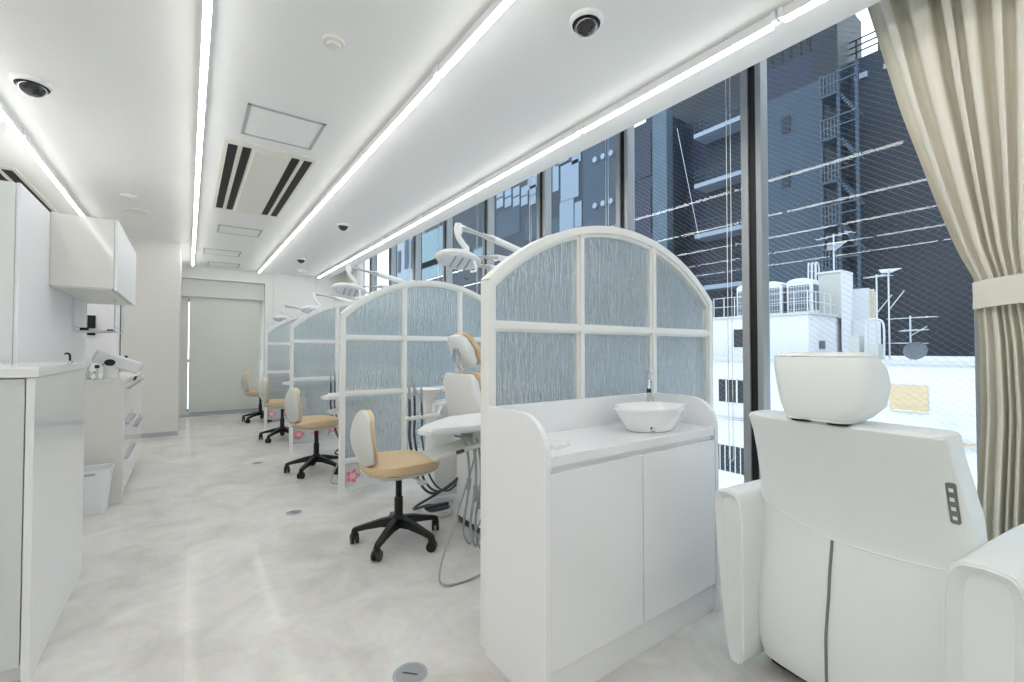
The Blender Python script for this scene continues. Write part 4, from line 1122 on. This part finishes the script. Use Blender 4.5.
# blue-grey frame building with balconies
XB = 34
def pbox(name, u0, v0, u1, v1, X, dep, m, t, off=0, label=None):
    y0, y1, z0, z1 = rect(u0, v0, u1, v1, X)
    return obj(name, bb(X+off, X+off+dep, y0, y1, z0, z1), m, t, False, label, world=True)
t = thing('balcony_tower', 'navy high-rise with a pale column and stacked balconies, left of the dark mullion', 'building', (XB+4, 20, GZ))
y0, _ = survey(757, 200, XB); y1, _ = survey(668, 200, XB); y2, _ = survey(626, 120, XB)
zt = survey(664, 104, XB)[1]
obj('dark_block', bb(XB+3, XB+12, y0-3, y2, GZ, zt+6), 'navyd', t, False, world=True)
obj('side_block', bb(XB, XB+3.2, y1+.2, y2, GZ, zt-.8), 'navy', t, False, world=True)
yc0, yc1 = survey(669, 200, XB)[0], survey(655, 200, XB)[0]
obj('corner_column', bb(XB-.3, XB+.6, yc0, yc1, GZ, zt), 'slateb', t, False, world=True)
for (v0, v1) in ((136, 178), (190, 235), (250, 300)):
    y = survey(643, v0, XB)[0]; za_, zb_ = survey(643, v1, XB)[1], survey(643, v0, XB)[1]
    obj('louvred_window', bb(XB-.06, XB, y-.9, y+.9, za_, zb_), 'louvre', t, False, world=True)
    ya_, yb2 = survey(692, v0, XB)[0], survey(672, v0, XB)[0]
    obj('louvred_window', bb(XB+2.94, XB+3, ya_, yb2, za_-.3, zb_-.3), 'louvre', t, False, world=True)
ybl0, ybl1 = survey(724, 172, XB)[0], survey(690, 185, XB)[0]
for v in (118, 172, 226, 282, 330):
    z = survey(724, v, XB)[1]
    b_ = obj('balcony_slab', bb(XB+.6, XB+3, ybl0-1.2, ybl1, z-.35, z), 'ledge', t, False, world=True)
    bm = BM()
    for q in (.35, .7, 1.05): cyl(bm, (XB+.7, ybl0-1.2, z+q), (XB+.7, ybl1, z+q), .04, n=6)
    for k in range(9): cyl(bm, (XB+.7, ybl0-1.2+(ybl1-ybl0+1.2)*k/8, z), (XB+.7, ybl0-1.2+(ybl1-ybl0+1.2)*k/8, z+1.05), .03, n=6)
    obj('balcony_railing', bm, 'slate', b_)
obj('balcony_wall', bb(XB+2.4, XB+3, ybl0-.5, ybl1+.2, GZ, zt-1), 'navy', t, False, world=True)
bm = BM(); cyl(bm, (XB-.4, survey(680, 130, XB)[0], survey(680, 130, XB)[1]), (XB-.4, survey(702, 240, XB)[0], survey(702, 240, XB)[1]), .022, n=6); obj('guy_cable', bm, 'mast', t, world=True)

XC = 36
t = thing('windowless_block', 'plain slate-blue wall with two rows of round vents, above the top of the vanity screen', 'building', (XC+3, 32, GZ))
y0 = survey(626, 150, XC)[0]; y1 = survey(583, 150, XC)[0]; zt = survey(583, 148, XC)[1]
obj('wall', bb(XC, XC+8, y0, y1, GZ, zt), 'slate', t, False, world=True)
for vL, vR in ((160, 150), (206, 199)):
    for k in range(4):
        u = 596+8*k; y, z = survey(u, vL+(vR-vL)*k/3, XC)
        bm = BM(); cyl(bm, (XC-.25, y, z), (XC, y, z), .3, n=16); obj('round_vent', bm, 'ledge', t, world=True)

XD = 50
t = thing('office_block', 'dark framed office block with rows of pale windows, behind the nearest dental lamp', 'building', (XD+4, 60, GZ))
y0 = survey(590, 150, XD)[0]; y1 = survey(492, 150, XD)[0]; zt = survey(575, 134, XD)[1]
obj('wall', bb(XD, XD+10, y0, y1, GZ, zt), 'navy', t, False, world=True)
for (u0, v0, u1, v1) in ((561, 167, 579, 196), (553, 160, 559, 190), (560, 203, 574, 230), (575, 203, 582, 226), (572, 150, 581, 161), (556, 152, 569, 160), (528, 172, 538, 186)):
    pbox('pale_window', u0, v0, u1, v1, XD, .15, 'extpane', t, -.1)
for r_ in range(2):
    for k in range(6):
        u = 497+8.2*k; v = 190+9*r_-1.2*k*.6
        w_ = pbox('pale_window', u, v, u+6.4, v+7, XD, .15, 'extpane', t, -.1)
for k in range(3): pbox('grey_band', 497+k*28, 215+k*2, 520+k*28, 232+k*2, XD, .12, 'slate', t, -.06)

XE = 62
t = thing('glass_office', 'pale teal glazed office building beyond the second dental lamp', 'building', (XE+4, 110, GZ))
y0 = survey(492, 200, XE)[0]; y1 = survey(425, 240, XE)[0]; zt = survey(470, 170, XE)[1]
obj('wall', bb(XE, XE+8, y0, y1, GZ, zt), 'navy', t, False, world=True)
for (u0, v0, u1, v1) in ((421, 236, 444, 262), (421, 264, 444, 275), (421, 300, 444, 292), (456, 250, 470, 262), (474, 250, 488, 258)):
    pbox('glass_bay', u0, v0, u1, v1, XE, .2, 'teal', t, -.15)
XG = 74
t = thing('pale_office', 'light grey building with tall narrow windows at the far end of the window wall', 'building', (XG+4, 130, GZ))
y0 = survey(421, 250, XG)[0]; y1 = survey(396, 270, XG)[0]; zt = survey(410, 215, XG)[1]
obj('wall', bb(XG, XG+8, y0, y1, GZ, zt), 'extpane', t, False, world=True)
for (u0, v0, u1, v1) in ((398, 252, 401, 272), (405, 240, 409, 268), (411, 240, 413, 268)):
    pbox('tall_window', u0, v0, u1, v1, XG, .2, 'slate', t, -.15)

# ------------------------------------------------------------------ daylight
w = bpy.data.worlds.new('sky'); sc.world = w; w.use_nodes = True
bg = w.node_tree.nodes['Background']; bg.inputs[0].default_value = (.93, .965, 1.0, 1); bg.inputs[1].default_value = 1.9
s = bpy.data.lights.new('sun', 'SUN'); s.energy = .5; s.angle = math.radians(3); s.color = (1, .97, .92)
so_ = bpy.data.objects.new('sun', s); C.objects.link(so_)
so_.rotation_euler = Vector((.62, .25, -.75)).to_track_quat('-Z', 'Y').to_euler()
